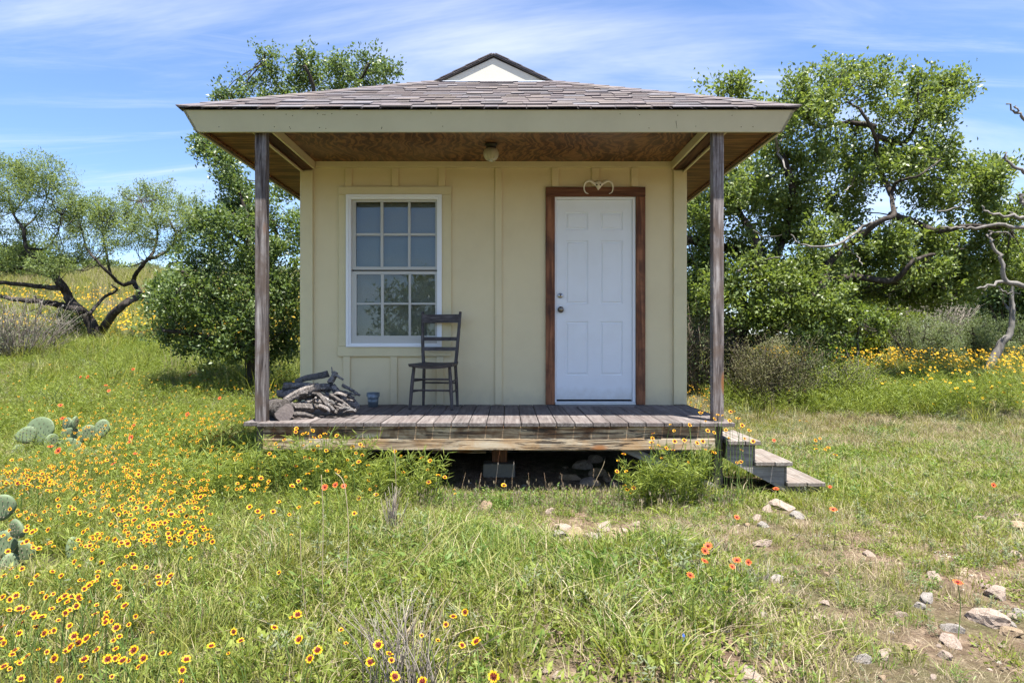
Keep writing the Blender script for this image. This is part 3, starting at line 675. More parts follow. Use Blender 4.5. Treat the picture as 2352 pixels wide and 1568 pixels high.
# fascia: boards leaning outward, mitred at the corners
FT, FB = 5.462, 5.532; FHT, FHB = 2.45, 2.38; FZT, FZB = 3.096, 2.942
rb_n = random.Random(31)
def fascia(ax):
    b = .022
    if ax == 'f': q = [(-FHT, FT, FZT), (FHT, FT, FZT), (FHB, FB, FZB), (-FHB, FB, FZB)]; n = (0, b, 0)
    elif ax == 'b': q = [(-FHT, BY - .075, FZT), (FHT, BY - .075, FZT), (FHB, BY - .145, FZB), (-FHB, BY - .145, FZB)]; n = (0, -b, 0)
    else:
        s = ax; q = [(s * FHT, FT, FZT), (s * FHT, BY - .075, FZT), (s * FHB, BY - .145, FZB), (s * FHB, FB, FZB)]; n = (-s * b, 0, 0)
    v = [Vector((CX + p[0], p[1], p[2])) for p in q]; v2 = [p + Vector(n) for p in v]
    if ax in ('f',):   # side boards stop behind the front one
        pass
    c = sum(v, Vector()) / 4
    me = pmesh('fascia_board', [p - c for p in v + v2], [[0, 1, 2, 3], [7, 6, 5, 4], [0, 4, 5, 1], [1, 5, 6, 2], [2, 6, 7, 3], [3, 7, 4, 0]])
    bm = bmesh.new(); bm.from_mesh(me); bmesh.ops.recalc_face_normals(bm, faces=bm.faces); bm.to_mesh(me); bm.free()
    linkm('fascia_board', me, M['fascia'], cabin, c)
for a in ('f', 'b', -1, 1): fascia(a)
nv = []; nf = []
for k in range(26):
    u = rb_n.uniform(-.94, .94); w_ = rb_n.choice((.2, .8)) + rb_n.uniform(-.06, .06); q = len(nv)
    yy = FT + (FB - FT) * (1 - w_) - .0012; zz_ = FZB + (FZT - FZB) * w_; xx_ = CX + u * 2.38
    for a in range(6): nv.append(Vector((xx_ + .0042 * math.cos(a * 1.047), yy, zz_ + .0042 * math.sin(a * 1.047))) - WL[cabin.name])
    nf.append([q + a for a in range(6)])
linkm('nail_heads', pmesh('nail_heads', nv, nf), M['bronze'], cabin)['kind'] = 'stuff'
jx = (1555 - VX) / FPX * 5.46
box('fascia_joint', jx, jx + .0025, 5.458, 5.53, FZB + .006, FZT - .01, M['bronze'], cabin, .0005, rot=(R(-24.4), 0, R(0)))
bpy.data.objects['fascia_joint'].location.y = (FT + FB) / 2 - cabin.location.y - .0005
bpy.data.objects['fascia_joint'].scale = (1, .03, 1.05)
# beams, ceiling and soffits
BLX = ((-2.083, -1.972), (1.672, 1.786))
for k, (a, b_) in enumerate(BLX):
    inner = b_ if k == 0 else a
    box('beam', a + (.0 if k == 0 else .018), b_ - (.018 if k == 0 else 0), 5.62, DW - .03, 2.99, 3.075, M['beam'], cabin)
    box('beam_cladding', *((inner - .017, inner + .004) if k == 0 else (inner - .004, inner + .017)), 5.62, DW - .027, 2.997, 3.077, M['trimp'], cabin)
    out = a if k == 0 else b_; s = -1 if k == 0 else 1
    box('soffit_trim', *sorted((out + s * .002, out + s * .02)), 5.60, DW + .05, 2.958, 2.978, M['trimp'], cabin)
    box('soffit_panel', *sorted((out + s * .001, CX + s * (FHB - .024))), 5.57, BY - .13, 2.980, 2.990, M['soffit'], cabin)
    box('soffit_edge', *sorted((CX + s * (FHB - .026), CX + s * (FHB - .048))), 5.585, BY - .14, 2.956, 2.979, M['soffit'], cabin)
box('porch_ceiling', BLX[0][1] - .02, BLX[1][0] + .02, 5.60, DW - .003, 3.0785, 3.088, M['ply'], cabin)
box('front_header', BLX[0][0], BLX[1][1], 5.562, 5.598, 2.975, 3.08, M['darkwood'], cabin)
# porch posts
for x0, x1 in ((-2.071, -1.982), (1.682, 1.771)):
    po = box('porch_post', x0, x1, 5.59, 5.679, ZD - .045, 2.985, M['post'], cabin, .004)
    box('post_stub', x0 + .012, x1 - .006, 5.60, 5.67, -.05, ZD - .046, M['darkwood'], cabin, .004)
# deck
deck = linkm('porch_floor', boxmesh(3.76, .09, .12), M['darkwood'], cabin, (CX - .02, 6.25, ZD - .12)); tag(deck, 'weathered grey plank porch floor')
x = -2.02; bw = .1365; shared = {}
x_end = 1.70
rb = random.Random(3)
while x < x_end:
    w = bw + rb.choice((-.003, 0, .003)); front = 5.497 + rb.uniform(-.002, .003); key = round(w, 4)
    yb_ = DW - .008
    if WX(1284) < x + w / 2 < WX(1452): yb_ = DW - .175
    o = box('deck_board', x, x + w, front, yb_, ZD - .034, ZD + rb.uniform(-.0025, .0015), M['deck'], deck, .003)
    x += w + .006
# edge boards outside the posts, and the crosswise board before the door
box('deck_board', -2.145, -2.026, 5.54, DW - .01, ZD - .034, ZD - .001, M['deck'], deck)
box('deck_board', x, 1.80, 5.67, DW - .01, ZD - .034, ZD, M['deck'], deck)
box('door_step_board', WX(1283), WX(1453), DW - .17, DW - .06, ZD - .034, ZD + .001, M['greyx'], deck)
box('rim_board', -1.980, 1.680, 5.523, 5.570, .462, ZD - .036, M['rim_up'], cabin)
box('rim_board', -1.980, 1.680, 5.521, 5.569, .368, .461, M['rim_lo'], cabin)
for xx in (-2.06, 1.70): box('side_rim_board', xx, xx + .035, 5.67, DW - .002, .40, ZD - .036, M['darkwood'], cabin)
for k in range(5): box('joist', -1.2 + k * .62 - .02, -1.2 + k * .62 + .02, 5.572, DW - .005, .42, ZD - .036, M['darkwood'], cabin)
# under the porch: girder, pier, skirt boards
box('floor_girder', -.72, -.20, 6.30, 6.40, .235, .375, M['darkwood'], cabin)
box('floor_girder', .12, 1.62, 6.34, 6.46, .225, .375, M['concrete'], cabin)
box('pier_post', P(1130, 0, 6.15).x, P(1165, 0, 6.15).x, 6.10, 6.22, .165, .40, M['redwood'], cabin)
box('floor_lath', -.70, -.2, 6.29, 6.30, .212, .234, M['rim_lo'], cabin)
box('floor_lath', .10, .42, 6.22, 6.24, .255, .275, M['rim_lo'], cabin, rot=(0, R(-3), 0))
box('floor_lath', .08, .42, 6.25, 6.27, .325, .34, M['rim_lo'], cabin)
box('foundation_skirt', XL + .02, XR - .02, DW + .03, DW + .06, -.05, .36, M['darkwood'], cabin)
box('diagonal_brace', 0, 1.05, 5.60, 5.64, -.035, .035, M['greyx'], cabin)
db = [o for o in cabin.children if o.name.startswith('diagonal_brace')][0]
pa, pb = P(1440, 1030, 5.62), P(1655, 1128, 5.62)
db.location = (pa + pb) / 2 - WL[cabin.name]; db.rotation_euler = (0, math.atan2(pa.z - pb.z, pb.x - pa.x), 0)
box('concrete_block', P(1110, 0, 6.1).x, P(1183, 0, 6.1).x, 6.02, 6.22, .03, .163, M['concrete'], None, .008)
tag(bpy.data.objects['concrete_block'], 'grey concrete block bearing the short pier under the porch', 'block')

# porch light
lp = P(1128, 332, 6.35)
light = empty('porch_light', (lp.x, lp.y, 3.079), 'jar shaped glass porch light on the plywood ceiling', 'light')
lathe('base', [(0, 0), (.058, 0), (.058, -.016), (.048, -.022), (.044, -.045), (.0, -.045)], M['bronze'], light)
prof = [(.044, -.046), (.056, -.052), (.067, -.075), (.070, -.095), (.062, -.125), (.044, -.150), (.018, -.163), (0, -.165)]
lathe('glass_shade', prof, M['lampglass'], light, 24)
for k in range(12):
    a = k / 12 * 2 * math.pi
    tb = Tubes(); tb.add([Vector((r * math.cos(a), r * math.sin(a), z)) + light.location for r, z in prof[1:-1]], .0035, 8, 4); tb.build('glass_rib', M['lampglass'], light)
# skull with horns above the door
sp = Vector((WX(1373), DW - .045, WZ(429)))
skull = empty('horned_skull', sp, 'small white animal skull with curled horns hung above the door', 'skull')
bm = bmesh.new(); bmesh.ops.create_icosphere(bm, subdivisions=3, radius=1)
for v in bm.verts:
    z = v.co.z; w = .034 + .010 * z if z > -.1 else .034 + .026 * z
    v.co = Vector((v.co.x * max(w, .007) * (1 + .12 * math.sin(9 * v.co.x)), v.co.y * .028, z * .046 + (.008 if z > .6 else 0)))
me = bpy.data.meshes.new('cranium'); bm.to_mesh(me); bm.free()
for p in me.polygons: p.use_smooth = True
linkm('cranium', me, M['bone'], skull)
for s in (-1, 1):
    bm = bmesh.new(); bmesh.ops.create_icosphere(bm, subdivisions=2, radius=.008)
    me = bpy.data.meshes.new('eye_socket'); bm.to_mesh(me); bm.free()
    linkm('eye_socket', me, M['bronze'], skull, sp + Vector((s * .018, -.022, .004)))
    tb = Tubes()
    pts = [(.018, .0, .006), (.050, -.014, .024), (.085, -.02, .043), (.118, -.014, .038), (.143, -.01, .010), (.146, -.012, -.035), (.132, -.02, -.072), (.105, -.03, -.088)]
    tb.add([sp + Vector((s * p[0], p[1], p[2])) for p in pts], [.017, .0135, .012, .0108, .0096, .008, .006, .003], 26, 8, .03); tb.build('horn', M['bone'], skull)

# ------------------------------------------------------------------ wooden steps
steps = empty('wooden_steps', (2.1, 5.8, 0.05), 'three weathered wooden steps at the end of the porch', 'steps')
tz = (.449, .281, .115); tx = ((1.775, 2.032), (1.992, 2.288), (2.246, 2.55))
for z, (a, b_) in zip(tz, tx):
    mid = a + (b_ - a) * .52
    box('tread_board', a, mid - .003, 5.478, 6.13, z - .034, z, M['greyy'], steps, .004)
    box('tread_board', mid + .003, b_, 5.475 , 6.135, z - .035, z - .001, M['greyy'], steps, .004)
for y in (5.52, 6.05):
    prism('stringer', [(1.775, .413), (1.985, .413), (1.985, .245), (2.238, .245), (2.238, .079), (2.50, .079), (2.50, -.03), (2.36, -.03), (1.775, .29)], 'y', y, y + .04, M['greyx'], steps)
for z, (a, b_) in zip(tz, tx): box('riser_board', b_ - .052, b_ - .032, 5.515, 6.10, z - .168, z - .036, M['greyy'], steps)

# ------------------------------------------------------------------ chair
chair = empty('wooden_chair', (-.70, 6.66, ZD), 'old dark wooden chair with slatted back on the porch', 'chair', None, R(-8))
co = Vector((0, 0, 0)); WL[chair.name] = Vector((0, 0, 0))    # parts in the chair's own frame
def ctube(name, pts, rad, sides=10, n=18, m='chair'):
    tb = Tubes(); tb.add([Vector(p) for p in pts], rad, n, sides); return tb.build(name, M[m], chair)
for s in (-1, 1):
    ctube('front_leg', [(s * .205, -.195, 0), (s * .19, -.18, .22), (s * .172, -.162, .425)], [.014, .019, .015])
    ctube('rear_leg', [(s * .175, .185, 0), (s * .168, .172, .22), (s * .160, .155, .43)], [.013, .017, .016])
    ctube('back_post', [(s * .163, .150, .41), (s * .170, .158, .50), (s * .183, .185, .70), (s * .194, .235, .945)], [.018, .0175, .0165, .0145], 8)
    ctube('side_stretcher', [(s * .197, -.188, .17), (s * .171, .178, .165)], [.009, .009], 8, 6)
    ctube('side_stretcher', [(s * .190, -.18, .27), (s * .169, .175, .265)], [.009, .009], 8, 6)
ctube('stretcher', [(-.193, -.185, .185), (.193, -.185, .185)], [.009, .009], 8, 6, 'chairx')
ctube('stretcher', [(-.187, -.178, .29), (.187, -.178, .29)], [.009, .009], 8, 6, 'chairx')
ctube('stretcher', [(-.168, .172, .235), (.168, .172, .235)], [.009, .009], 8, 6, 'chairx')
def slat(name, z0, z1, y0, y1, hw, th=.016):
    V = []; F = []; n = 9
    for i in range(n):
        u = -1 + 2 * i / (n - 1); yy = .022 * (1 - u * u)
        for z, y in ((z0, y0), (z1, y1)):
            for t in (0, th): V.append((u * hw, y + yy + t - th / 2, z))
    for i in range(n - 1):
        a = i * 4; b_ = a + 4
        F += [[a, b_, b_ + 2, a + 2], [a + 1, a + 3, b_ + 3, b_ + 1], [a + 2, b_ + 2, b_ + 3, a + 3], [a, a + 1, b_ + 1, b_]]
    F += [[0, 2, 3, 1], [len(V) - 4, len(V) - 3, len(V) - 1, len(V) - 2]]
    linkm(name, pmesh(name, V, F), M['chairx'], chair)
slat('crest_rail', .835, .920, .203, .222, .190); slat('back_slat', .655, .692, .170, .177, .181); slat('back_slat', .555, .592, .158, .163, .174)
V = []; F = []; n = 11
for i in range(n):
    u = -1 + 2 * i / (n - 1)
    for j in range(n):
        w = -1 + 2 * j / (n - 1)
        hw = .215 - .035 * (w + 1) / 2
        dip = -.020 * (1 - u * u) * (1 - .5 * (w + 1) / 2) + .008 * (w > .8)
        V.append((u * hw, -.225 + (w + 1) * .215 - .02 * (1 - u * u) * (w < -.9), .437 + dip))
N0 = len(V); V += [(p[0] * .97, p[1] * .97, p[2] - .026) for p in V]
for i in range(n - 1):
    for j in range(n - 1):
        a = i * n + j; F.append([a, a + n, a + n + 1, a + 1]); F.append([N0 + a, N0 + a + 1, N0 + a + n + 1, N0 + a + n])
for i in range(n - 1):
    for (a, b_) in ((i * n, (i + 1) * n), ((i + 1) * n + n - 1, i * n + n - 1), (i + 1, i), ((n - 1) * n + i, (n - 1) * n + i + 1)): F.append([a, b_, N0 + b_, N0 + a])
linkm('seat', pmesh('seat', V, F), M['chairx'], chair)

# bucket
bk = P(857, 931, 6.78)
bucket = empty('small_bucket', (bk.x, bk.y, ZD), 'small blue grey metal bucket against the cream wall', 'bucket')
lathe('pail', [(0, .004), (.044, .004), (.046, 0), (.048, .0), (.052, .05), (.0535, .052), (.0535, .058), (.0525, .06), (.0555, .09), (.057, .092), (.057, .098), (.056, .10), (.061, .138), (.058, .138), (.046, .01), (0, .008)], M['bucket'], bucket, 28)
tb = Tubes(); tb.add([Vector((.0605 * math.cos(a), .0605 * math.sin(a), .138)) + bucket.location for a in np.linspace(0, 2 * math.pi, 25)], .004, 40, 6); tb.build('rim', M['bucket'], bucket)
for s in (-1, 1): box('handle_lug', bk.x + s * .060 - .004, bk.x + s * .060 + .004, bk.y - .01, bk.y + .01, ZD + .10, ZD + .13, M['bucket'], bucket)

# ------------------------------------------------------------------ firewood heap
def C7(x, y, D): return P((780 + x / 5.88) / 1.306, (1080 + y / 5.88) / 1.306, D)
def log(name, label, pts, r0, r1, m, sides=18, n=20, rough=.035, ridge=.30, group='firewood heaped on the porch', forks=(), wob=.0018, ends=True):
    base = Vector(pts[0])
    o = empty(name, base, label, 'log' if r0 > .04 else 'branch', group)
    rad = list(np.linspace(r0, r1, len(pts)))
    tb = Tubes(); tb.add(pts, rad, n, sides, rough, ridge, wob)
    for f in forks: tb.add(f[0], [f[1], f[2]] if len(f[0]) == 2 else list(np.linspace(f[1], f[2], len(f[0]))), 8, 7, rough, ridge, wob * .5)
    tb.build('bark_surface', M[m], o, smooth=False)
    return o
fire = [
 ('round_log', 'thick round sawn log with its grey cut end facing out, at the porch edge', [C7(420, 915, 5.66), C7(330, 900, 5.86), C7(200, 870, 6.1)], .084, .080, 'logpale'),
 ('split_log', 'short split log with flaking bark lying beside the round sawn log', [C7(560, 830, 5.80), C7(760, 830, 5.84), C7(965, 850, 5.88)], .045, .052, 'logpale'),
 ('bark_chunk', 'low curled bark chunk at the foot of the firewood heap', [C7(590, 960, 5.72), C7(720, 950, 5.74), C7(950, 1000, 5.78)], .038, .024, 'logpale'),
 ('pale_log', 'long pale log resting slanted on top of the firewood', [C7(450, 720, 5.86), C7(620, 610, 5.90), C7(820, 520, 5.95), C7(1040, 460, 6.02)], .048, .050, 'logpale'),
 ('dark_log', 'long dark grey log lying level behind the pale slanted log', [C7(400, 470, 6.12), C7(700, 470, 6.14), C7(1250, 490, 6.16)], .062, .055, 'log'),
 ('dark_branch', 'rough dark branch on top of the firewood heap', [C7(640, 380, 6.3), C7(820, 320, 6.3), C7(1000, 290, 6.32), C7(1210, 240, 6.34)], .040, .052, 'log'),
 ('upright_stub', 'broken stub standing up from the top of the firewood heap', [C7(1240, 400, 6.2), C7(1290, 310, 6.22), C7(1340, 205, 6.22)], .042, .030, 'log'),
 ('forked_branch', 'forked grey branch sliding off the heap with two prongs', [C7(1240, 610, 5.98), C7(1400, 710, 5.95), C7(1520, 780, 5.94), C7(1670, 915, 5.92)], .034, .010, 'logpale'),
 ('slanting_branch', 'pale broken branch slanting down to the porch floor', [C7(1040, 600, 5.9), C7(1160, 740, 5.86), C7(1290, 880, 5.84), C7(1340, 925, 5.83)], .030, .026, 'logpale'),
 ('thin_branch', 'long thin branch sticking out of the heap towards the bucket', [C7(1450, 440, 6.3), C7(1600, 520, 6.3), C7(1755, 620, 6.3)], .024, .016, 'log'),
 ('thick_branch', 'thick dark branch leaning down the bucket side of the heap', [C7(1270, 450, 6.15), C7(1400, 600, 6.12), C7(1560, 740, 6.1), C7(1740, 850, 6.08)], .048, .034, 'log'),
 ('bent_branch', 'bent grey branch resting at the end of the heap near the bucket', [C7(1480, 560, 6.22), C7(1620, 680, 6.25), C7(1750, 840, 6.25)], .032, .020, 'log'),
 ('hollow_log', 'grey log with peeling bark at the left of the heap beneath the dark log', [C7(330, 590, 6.05), C7(450, 610, 6.05), C7(640, 560, 6.1)], .052, .045, 'log'),
]
for nm, lb, pts, r0, r1, m in fire:
    forks = ()
    if nm == 'forked_branch': forks = (([C7(1470, 760, 5.94), C7(1510, 860, 5.92)], .016, .008),)
    if nm == 'upright_stub': forks = (([C7(1285, 300, 6.22), C7(1262, 120, 6.22)], .012, .005), ([C7(1340, 260, 6.2), C7(1470, 345, 6.2)], .016, .012))
    q_ = 1.0 if nm == 'round_log' else .62
    log(nm, lb, pts, r0 * q_, r1 * q_, m, forks=forks)
# cut face of the round log
rl = bpy.data.objects['round_log']; pA, pB = C7(420, 915, 5.66), C7(330, 900, 5.86)
dirv = (pA - pB).normalized(); th = np.linspace(0, 2 * math.pi, 26)[:-1]
V = [(0, 0, .012)] + [(.078 * math.cos(a) * (1 + .04 * math.sin(3 * a)), .078 * math.sin(a) * (1 + .05 * math.cos(2 * a)), .008) for a in th] + [(.081 * math.cos(a), .081 * math.sin(a), -.03) for a in th]
F = [[0, 1 + i, 1 + (i + 1) % 25] for i in range(25)] + [[1 + i, 26 + i, 26 + (i + 1) % 25, 1 + (i + 1) % 25] for i in range(25)]
ce = linkm('cut_end', pmesh('cut_end', V, F), M['cut'], rl, pA + dirv * .004); ce.rotation_euler = dirv.to_track_quat('Z', 'Y').to_euler()
rf = random.Random(12)
fill = []
for k in range(64):
    u = rf.random(); x0 = 480 + 1000 * rf.random(); lev = rf.random()
    y0 = 470 + 400 * lev + max(0, x0 - 1150) * .25; D0 = 6.14 - .26 * lev + rf.uniform(-.08, .06)
    ln = rf.uniform(180, 420); ang = rf.uniform(-.15, .75) if x0 > 850 else rf.uniform(-.5, .25)
    a = C7(x0, y0, D0); b_ = C7(min(x0 + ln * math.cos(ang), 1690), min(y0 + ln * math.sin(ang), 905), D0 + rf.uniform(-.12, .12))
    mid = (a + b_) / 2 + Vector((rf.uniform(-.02, .02), rf.uniform(-.03, .03), rf.uniform(-.01, .03)))
    r = rf.uniform(.007, .018)
    for q in (a, b_, mid): q.z = max(q.z, ZD + r)
    log('firewood_branch', 'weathered grey branch buried among the heaped firewood', [a, mid, b_], r, r * rf.uniform(.6, 1), rf.choice(('log', 'logpale')), 12, 10, wob=.001)

# ------------------------------------------------------------------ foliage builders
def unit(a): return a / (np.linalg.norm(a, axis=-1, keepdims=True) + 1e-9)
def leaves(name, c, d, L, Wd, m, parent, fold=.25):
    """c: leaf bases, d: directions; one folded diamond each"""
    n = len(c); d = unit(d); r = unit(RNG.normal(size=(n, 3)) + np.array([0, 0, .9])); s = unit(np.cross(d, r)); nn = np.cross(s, d)
    L = np.asarray(L)[:, None]; Wd = np.asarray(Wd)[:, None]
    v = np.stack([c, c + d * L * .5 + s * Wd * .5 + nn * Wd * fold, c + d * L, c + d * L * .5 - s * Wd * .5 + nn * Wd * fold], 1)
    f = np.arange(n * 4).reshape(n, 4)
    org = np.array(tuple(wl(parent)))
    return linkm(name, qmesh(name, v.reshape(-1, 3) - org, f), m, parent)
def crown_clusters(blobs, dens=1.0, shell=0.55):
    """blobs: (centre Vector, rx, ry(depth), rz, n) -> cluster centres and outward directions"""
    C = []; O = []
    for (c, rx, ry, rz, n) in blobs:
        n = max(3, int(n * dens)); d = unit(RNG.normal(size=(n, 3))); r = RNG.uniform(0, 1, n) ** shell
        r *= RNG.uniform(.75, 1.12, n)
        p = np.array(tuple(c)) + d * r[:, None] * np.array([rx, ry, rz]); C.append(p); O.append(d)
    return np.concatenate(C), np.concatenate(O)
def crown(parent, blobs, nl, rc, L, Wd, m, tm, limbs=None, dens=1.0, up=.35, twigs=1.0, name='crown', sig=.5):
    C, O = crown_clusters(blobs, dens); n = len(C)
    k = np.repeat(np.arange(n), nl)
    cl_sz = RNG.uniform(.55, 1.25, n)[k]
    # leaves strung along short twigs that leave the cluster centre outward
    tw = unit(O + RNG.normal(0, .55, O.shape) + np.array([0, 0, up]))
    t = RNG.uniform(-.2, 1, len(k))
    pos = C[k] + tw[k] * (t * rc * 1.3 * cl_sz)[:, None] + RNG.normal(0, 1, (len(k), 3)) * (rc * sig * cl_sz * (1.05 - .6 * np.clip(t, 0, 1)))[:, None]
    d = unit(tw[k] * .7 + RNG.normal(0, .8, (len(k), 3)) + np.array([0, 0, .1]))
    Ls = L * RNG.uniform(.65, 1.25, len(k)); leaves(name, pos, d, Ls, Wd * RNG.uniform(.7, 1.2, len(k)), m, parent)
    if twigs > 0:
        tb = Tubes()
        if limbs is not None and len(limbs):
            LP = np.concatenate([smooth_path(p, r, 24)[0] for p, r in limbs]); 
        for i in range(n):
            if RNG.random() > twigs: continue
            e = C[i] + tw[i] * rc * .9
            if limbs is not None and len(limbs):
                dd = np.linalg.norm(LP - C[i], axis=1); j = int(np.argmin(dd + RNG.uniform(0, .25, len(dd))))
                a = LP[j]
                if dd[j] > 2.2: a = C[i] + (LP[j] - C[i]) * (1.0 / dd[j])
            else: a = C[i] - tw[i] * rc
            mid = (a + C[i]) / 2 + RNG.normal(0, .08, 3) + np.array([0, 0, -.04])
            ln = np.linalg.norm(e - a)
            tb.add([a, mid, C[i], e], [min(.020, .006 + .007 * ln), .008, .005, .0015], 7, 4)
        if tb.n: tb.build('twigs', tm, parent)['kind'] = 'stuff'
def tree(name, label, cat, base, limbs, blobs, barkm, leafm, nl=40, rc=.22, L=.085, Wd=.04, dens=1.0, twigs=.5, up=.35, group=None, sig=.5, sides=9):
    o = empty(name, base, label, cat, group)
    tb = Tubes()
    for pts, rad in limbs: tb.add(pts, rad, len(pts) * 5, sides if max(rad) > .05 else 6, .07, .07, .006)
    tb.build('trunk', barkm, o)
    crown(o, blobs, nl, rc, L, Wd, leafm, barkm, limbs, dens, up, twigs, sig=sig)
    return o
def Lb(conv, pts, D, r0, r1, dd=None):
    """limb through picture points; D depth (or list)"""
    n = len(pts); Ds = D if isinstance(D, (list, tuple)) else [D + .35 * math.sin(1.7 * i) * (0 < i) for i in range(n)]
    return [conv(x, y, Ds[i]) for i, (x, y) in enumerate(pts)], list(np.linspace(r0, r1, n))

# ------------------------------------------------------------------ big oak by the right end of the porch
def C8(x, y, D): return P(1569.7 + x / 1.862, 114.9 + y / 1.862, D)
def Bl(conv, lst, D, k=1.0, flat=1.0, jit=.7, sc=1.862):
    out = []
    for b in lst:
        x, y, rx, ry = b[:4]; DD = (b[5] if len(b) > 5 else D + random.uniform(-jit, jit)); px = DD / FPX / sc
        mult = b[4] if len(b) > 4 and b[4] else 1.0
        n = int(k * mult * (rx * px) * (ry * px) * 34) + 5
        out.append((conv(x, y, DD), rx * px, (rx + ry) / 2 * px * flat, ry * px, n))
    return out
D0 = 12.0
bx_ = C8(190, 1400, D0); bx_.z = Gf(bx_.x, bx_.y) - .1
oak_l = [([bx_, C8(200, 1290, D0), C8(260, 1160, D0), C8(325, 1060, D0), C8(335, 960, D0 - .2), C8(300, 800, D0 - .3), C8(240, 700, D0)], [.27, .19, .15, .13, .10, .08, .05]),
 Lb(C8, [(215, 1280), (330, 1230), (450, 1150), (590, 1020), (610, 930), (690, 850), (830, 740), (900, 705), (890, 620), (920, 560), (1000, 540), (1100, 470)], D0 - .75, .095, .010),
 Lb(C8, [(890, 705), (1000, 742), (1080, 772), (1250, 750), (1400, 770)], D0 - .4, .07, .02),
 Lb(C8, [(600, 1005), (720, 972), (900, 985), (985, 900), (1100, 870), (1200, 850)], D0 - .6, .075, .008),
 Lb(C8, [(900, 985), (1020, 1000), (1120, 1020)], D0, .08, .03),
 Lb(C8, [(890, 620), (830, 480), (820, 370), (760, 260), (690, 210), (660, 130)], D0 - .4, .05, .005),
 Lb(C8, [(830, 370), (940, 400), (1000, 300), (1000, 180)], D0, .06, .02),
 Lb(C8, [(1000, 300), (1090, 230), (1150, 160)], D0, .035, .012),
 Lb(C8, [(820, 330), (700, 310), (580, 330), (480, 260)], D0, .05, .02),
 Lb(C8, [(335, 960), (420, 820), (470, 640), (440, 500), (400, 400), (390, 350)], D0, .10, .03),
 Lb(C8, [(300, 860), (180, 845), (40, 815), (-40, 790)], D0 + .2, .10, .05),
 Lb(C8, [(260, 1100), (110, 940), (0, 900), (-60, 860)], D0 + .5, .10, .05),
 Lb(C8, [(240, 700), (200, 450), (210, 250), (200, 170)], D0 + .6, .06, .015),
 Lb(C8, [(1000, 540), (1150, 560), (1300, 540)], D0, .045, .015)]
ob = [(205, 180, 90, 32), (480, 200, 75, 70), (610, 170, 80, 75), (690, 115, 50, 45), (830, 150, 70, 75), (1000, 160, 70, 70), (1150, 175, 50, 45), (1040, 270, 130, 90), (880, 300, 60, 70, .6),
 (560, 290, 120, 90), (420, 330, 90, 80), (250, 600, 180, 120, 1.1), (380, 480, 140, 100), (550, 520, 80, 100), (150, 700, 140, 90), (330, 770, 130, 90), (480, 640, 60, 80), (960, 480, 130, 90),
 (1100, 420, 120, 70), (1250, 520, 110, 75), (1350, 540, 70, 65), (1010, 600, 130, 70), (1180, 640, 130, 70), (1300, 670, 90, 60), (690, 730, 60, 50, .7), (760, 560, 40, 50, .6), (720, 480, 40, 40, .6),
 (900, 820, 90, 70), (1050, 810, 110, 75), (1180, 860, 110, 90), (1020, 950, 140, 55), (800, 900, 70, 55, .7), (600, 800, 80, 45, .7), (400, 950, 120, 80), (250, 900, 130, 70), (500, 1060, 120, 75), (430, 1130, 110, 65),
 (600, 930, 55, 45, .6), (1200, 980, 95, 75), (1120, 1050, 110, 45), (90, 880, 80, 80), (80, 1000, 80, 100), (120, 1120, 80, 70), (1390, 830, 60, 70, .8), (1420, 940, 60, 50, .6), (60, 560, 60, 60), (1420, 700, 50, 50, .6), (300, 990, 140, 90, 1.2, 11.2), (430, 1100, 140, 85, 1.2, 11.0), (540, 1010, 100, 75, 1.0, 11.1), (330, 1160, 110, 55, 1.0, 11.1), (180, 1060, 100, 100, 1.2, 11.3), (560, 1130, 90, 65, 1.0, 11.0), (640, 1060, 60, 50, .8, 11.2), (60, 760, 90, 90, 1.1, 12.5), (30, 1080, 90, 100, 1.2, 12.6), (130, 560, 90, 80, 1.0), (500, 960, 80, 60, .8, 11.3), (700, 640, 70, 60, .5, 12.6), (640, 420, 80, 70, .8, 12.5), (760, 380, 60, 60, .6, 12.6), (880, 480, 70, 60, .8, 12.4), (1300, 780, 110, 80, .9, 12.2), (1130, 940, 130, 90, 1.0, 12.4), (1300, 930, 90, 80, .8, 12.6), (960, 880, 110, 80, .9, 12.5), (820, 830, 80, 60, .7, 12.6), (700, 940, 90, 70, .8, 12.7), (480, 760, 110, 90, 1.0, 12.5), (560, 660, 80, 70, .8, 12.6), (360, 620, 120, 100, 1.0, 12.6), (700, 1060, 90, 60, .9, 12.6), (860, 1050, 90, 50, .8, 12.8), (1000, 1040, 90, 45, .8, 12.7)]
oak = tree('oak_tree', 'large spreading oak beside the porch steps end of the cabin', 'tree', bx_, oak_l, Bl(C8, ob, D0, 1.0), M['bark'], M['oak'], nl=64, rc=.22, L=.080, Wd=.042, twigs=.25, dens=2.6)
tb = Tubes()      # bare grey dead twigs hanging in its crown
for pts, r in (([(830, 735), (760, 760), (680, 822), (600, 840), (500, 830), (460, 790)], .032), ([(680, 822), (730, 870), (765, 920)], .018), ([(230, 945), (300, 915), (380, 890), (430, 880)], .022), ([(395, 370), (405, 430), (440, 510)], .03), ([(340, 900), (300, 930), (260, 970)], .01),
               ([(410, 390), (450, 360), (480, 340)], .012), ([(1090, 690), (1180, 670), (1230, 640)], .012), ([(620, 1290), (560, 1300)], .02), ([(690, 600), (720, 580), (730, 540)], .012), ([(300, 770), (350, 800), (420, 790)], .012)):
    p, rr = Lb(C8, pts, D0 - 1.0, r, r * .35); tb.add(p, rr, len(p) * 4, 6, .05, 0, .01)
tb.build('dead_branches', M['barkgrey'], oak)['kind'] = 'stuff'
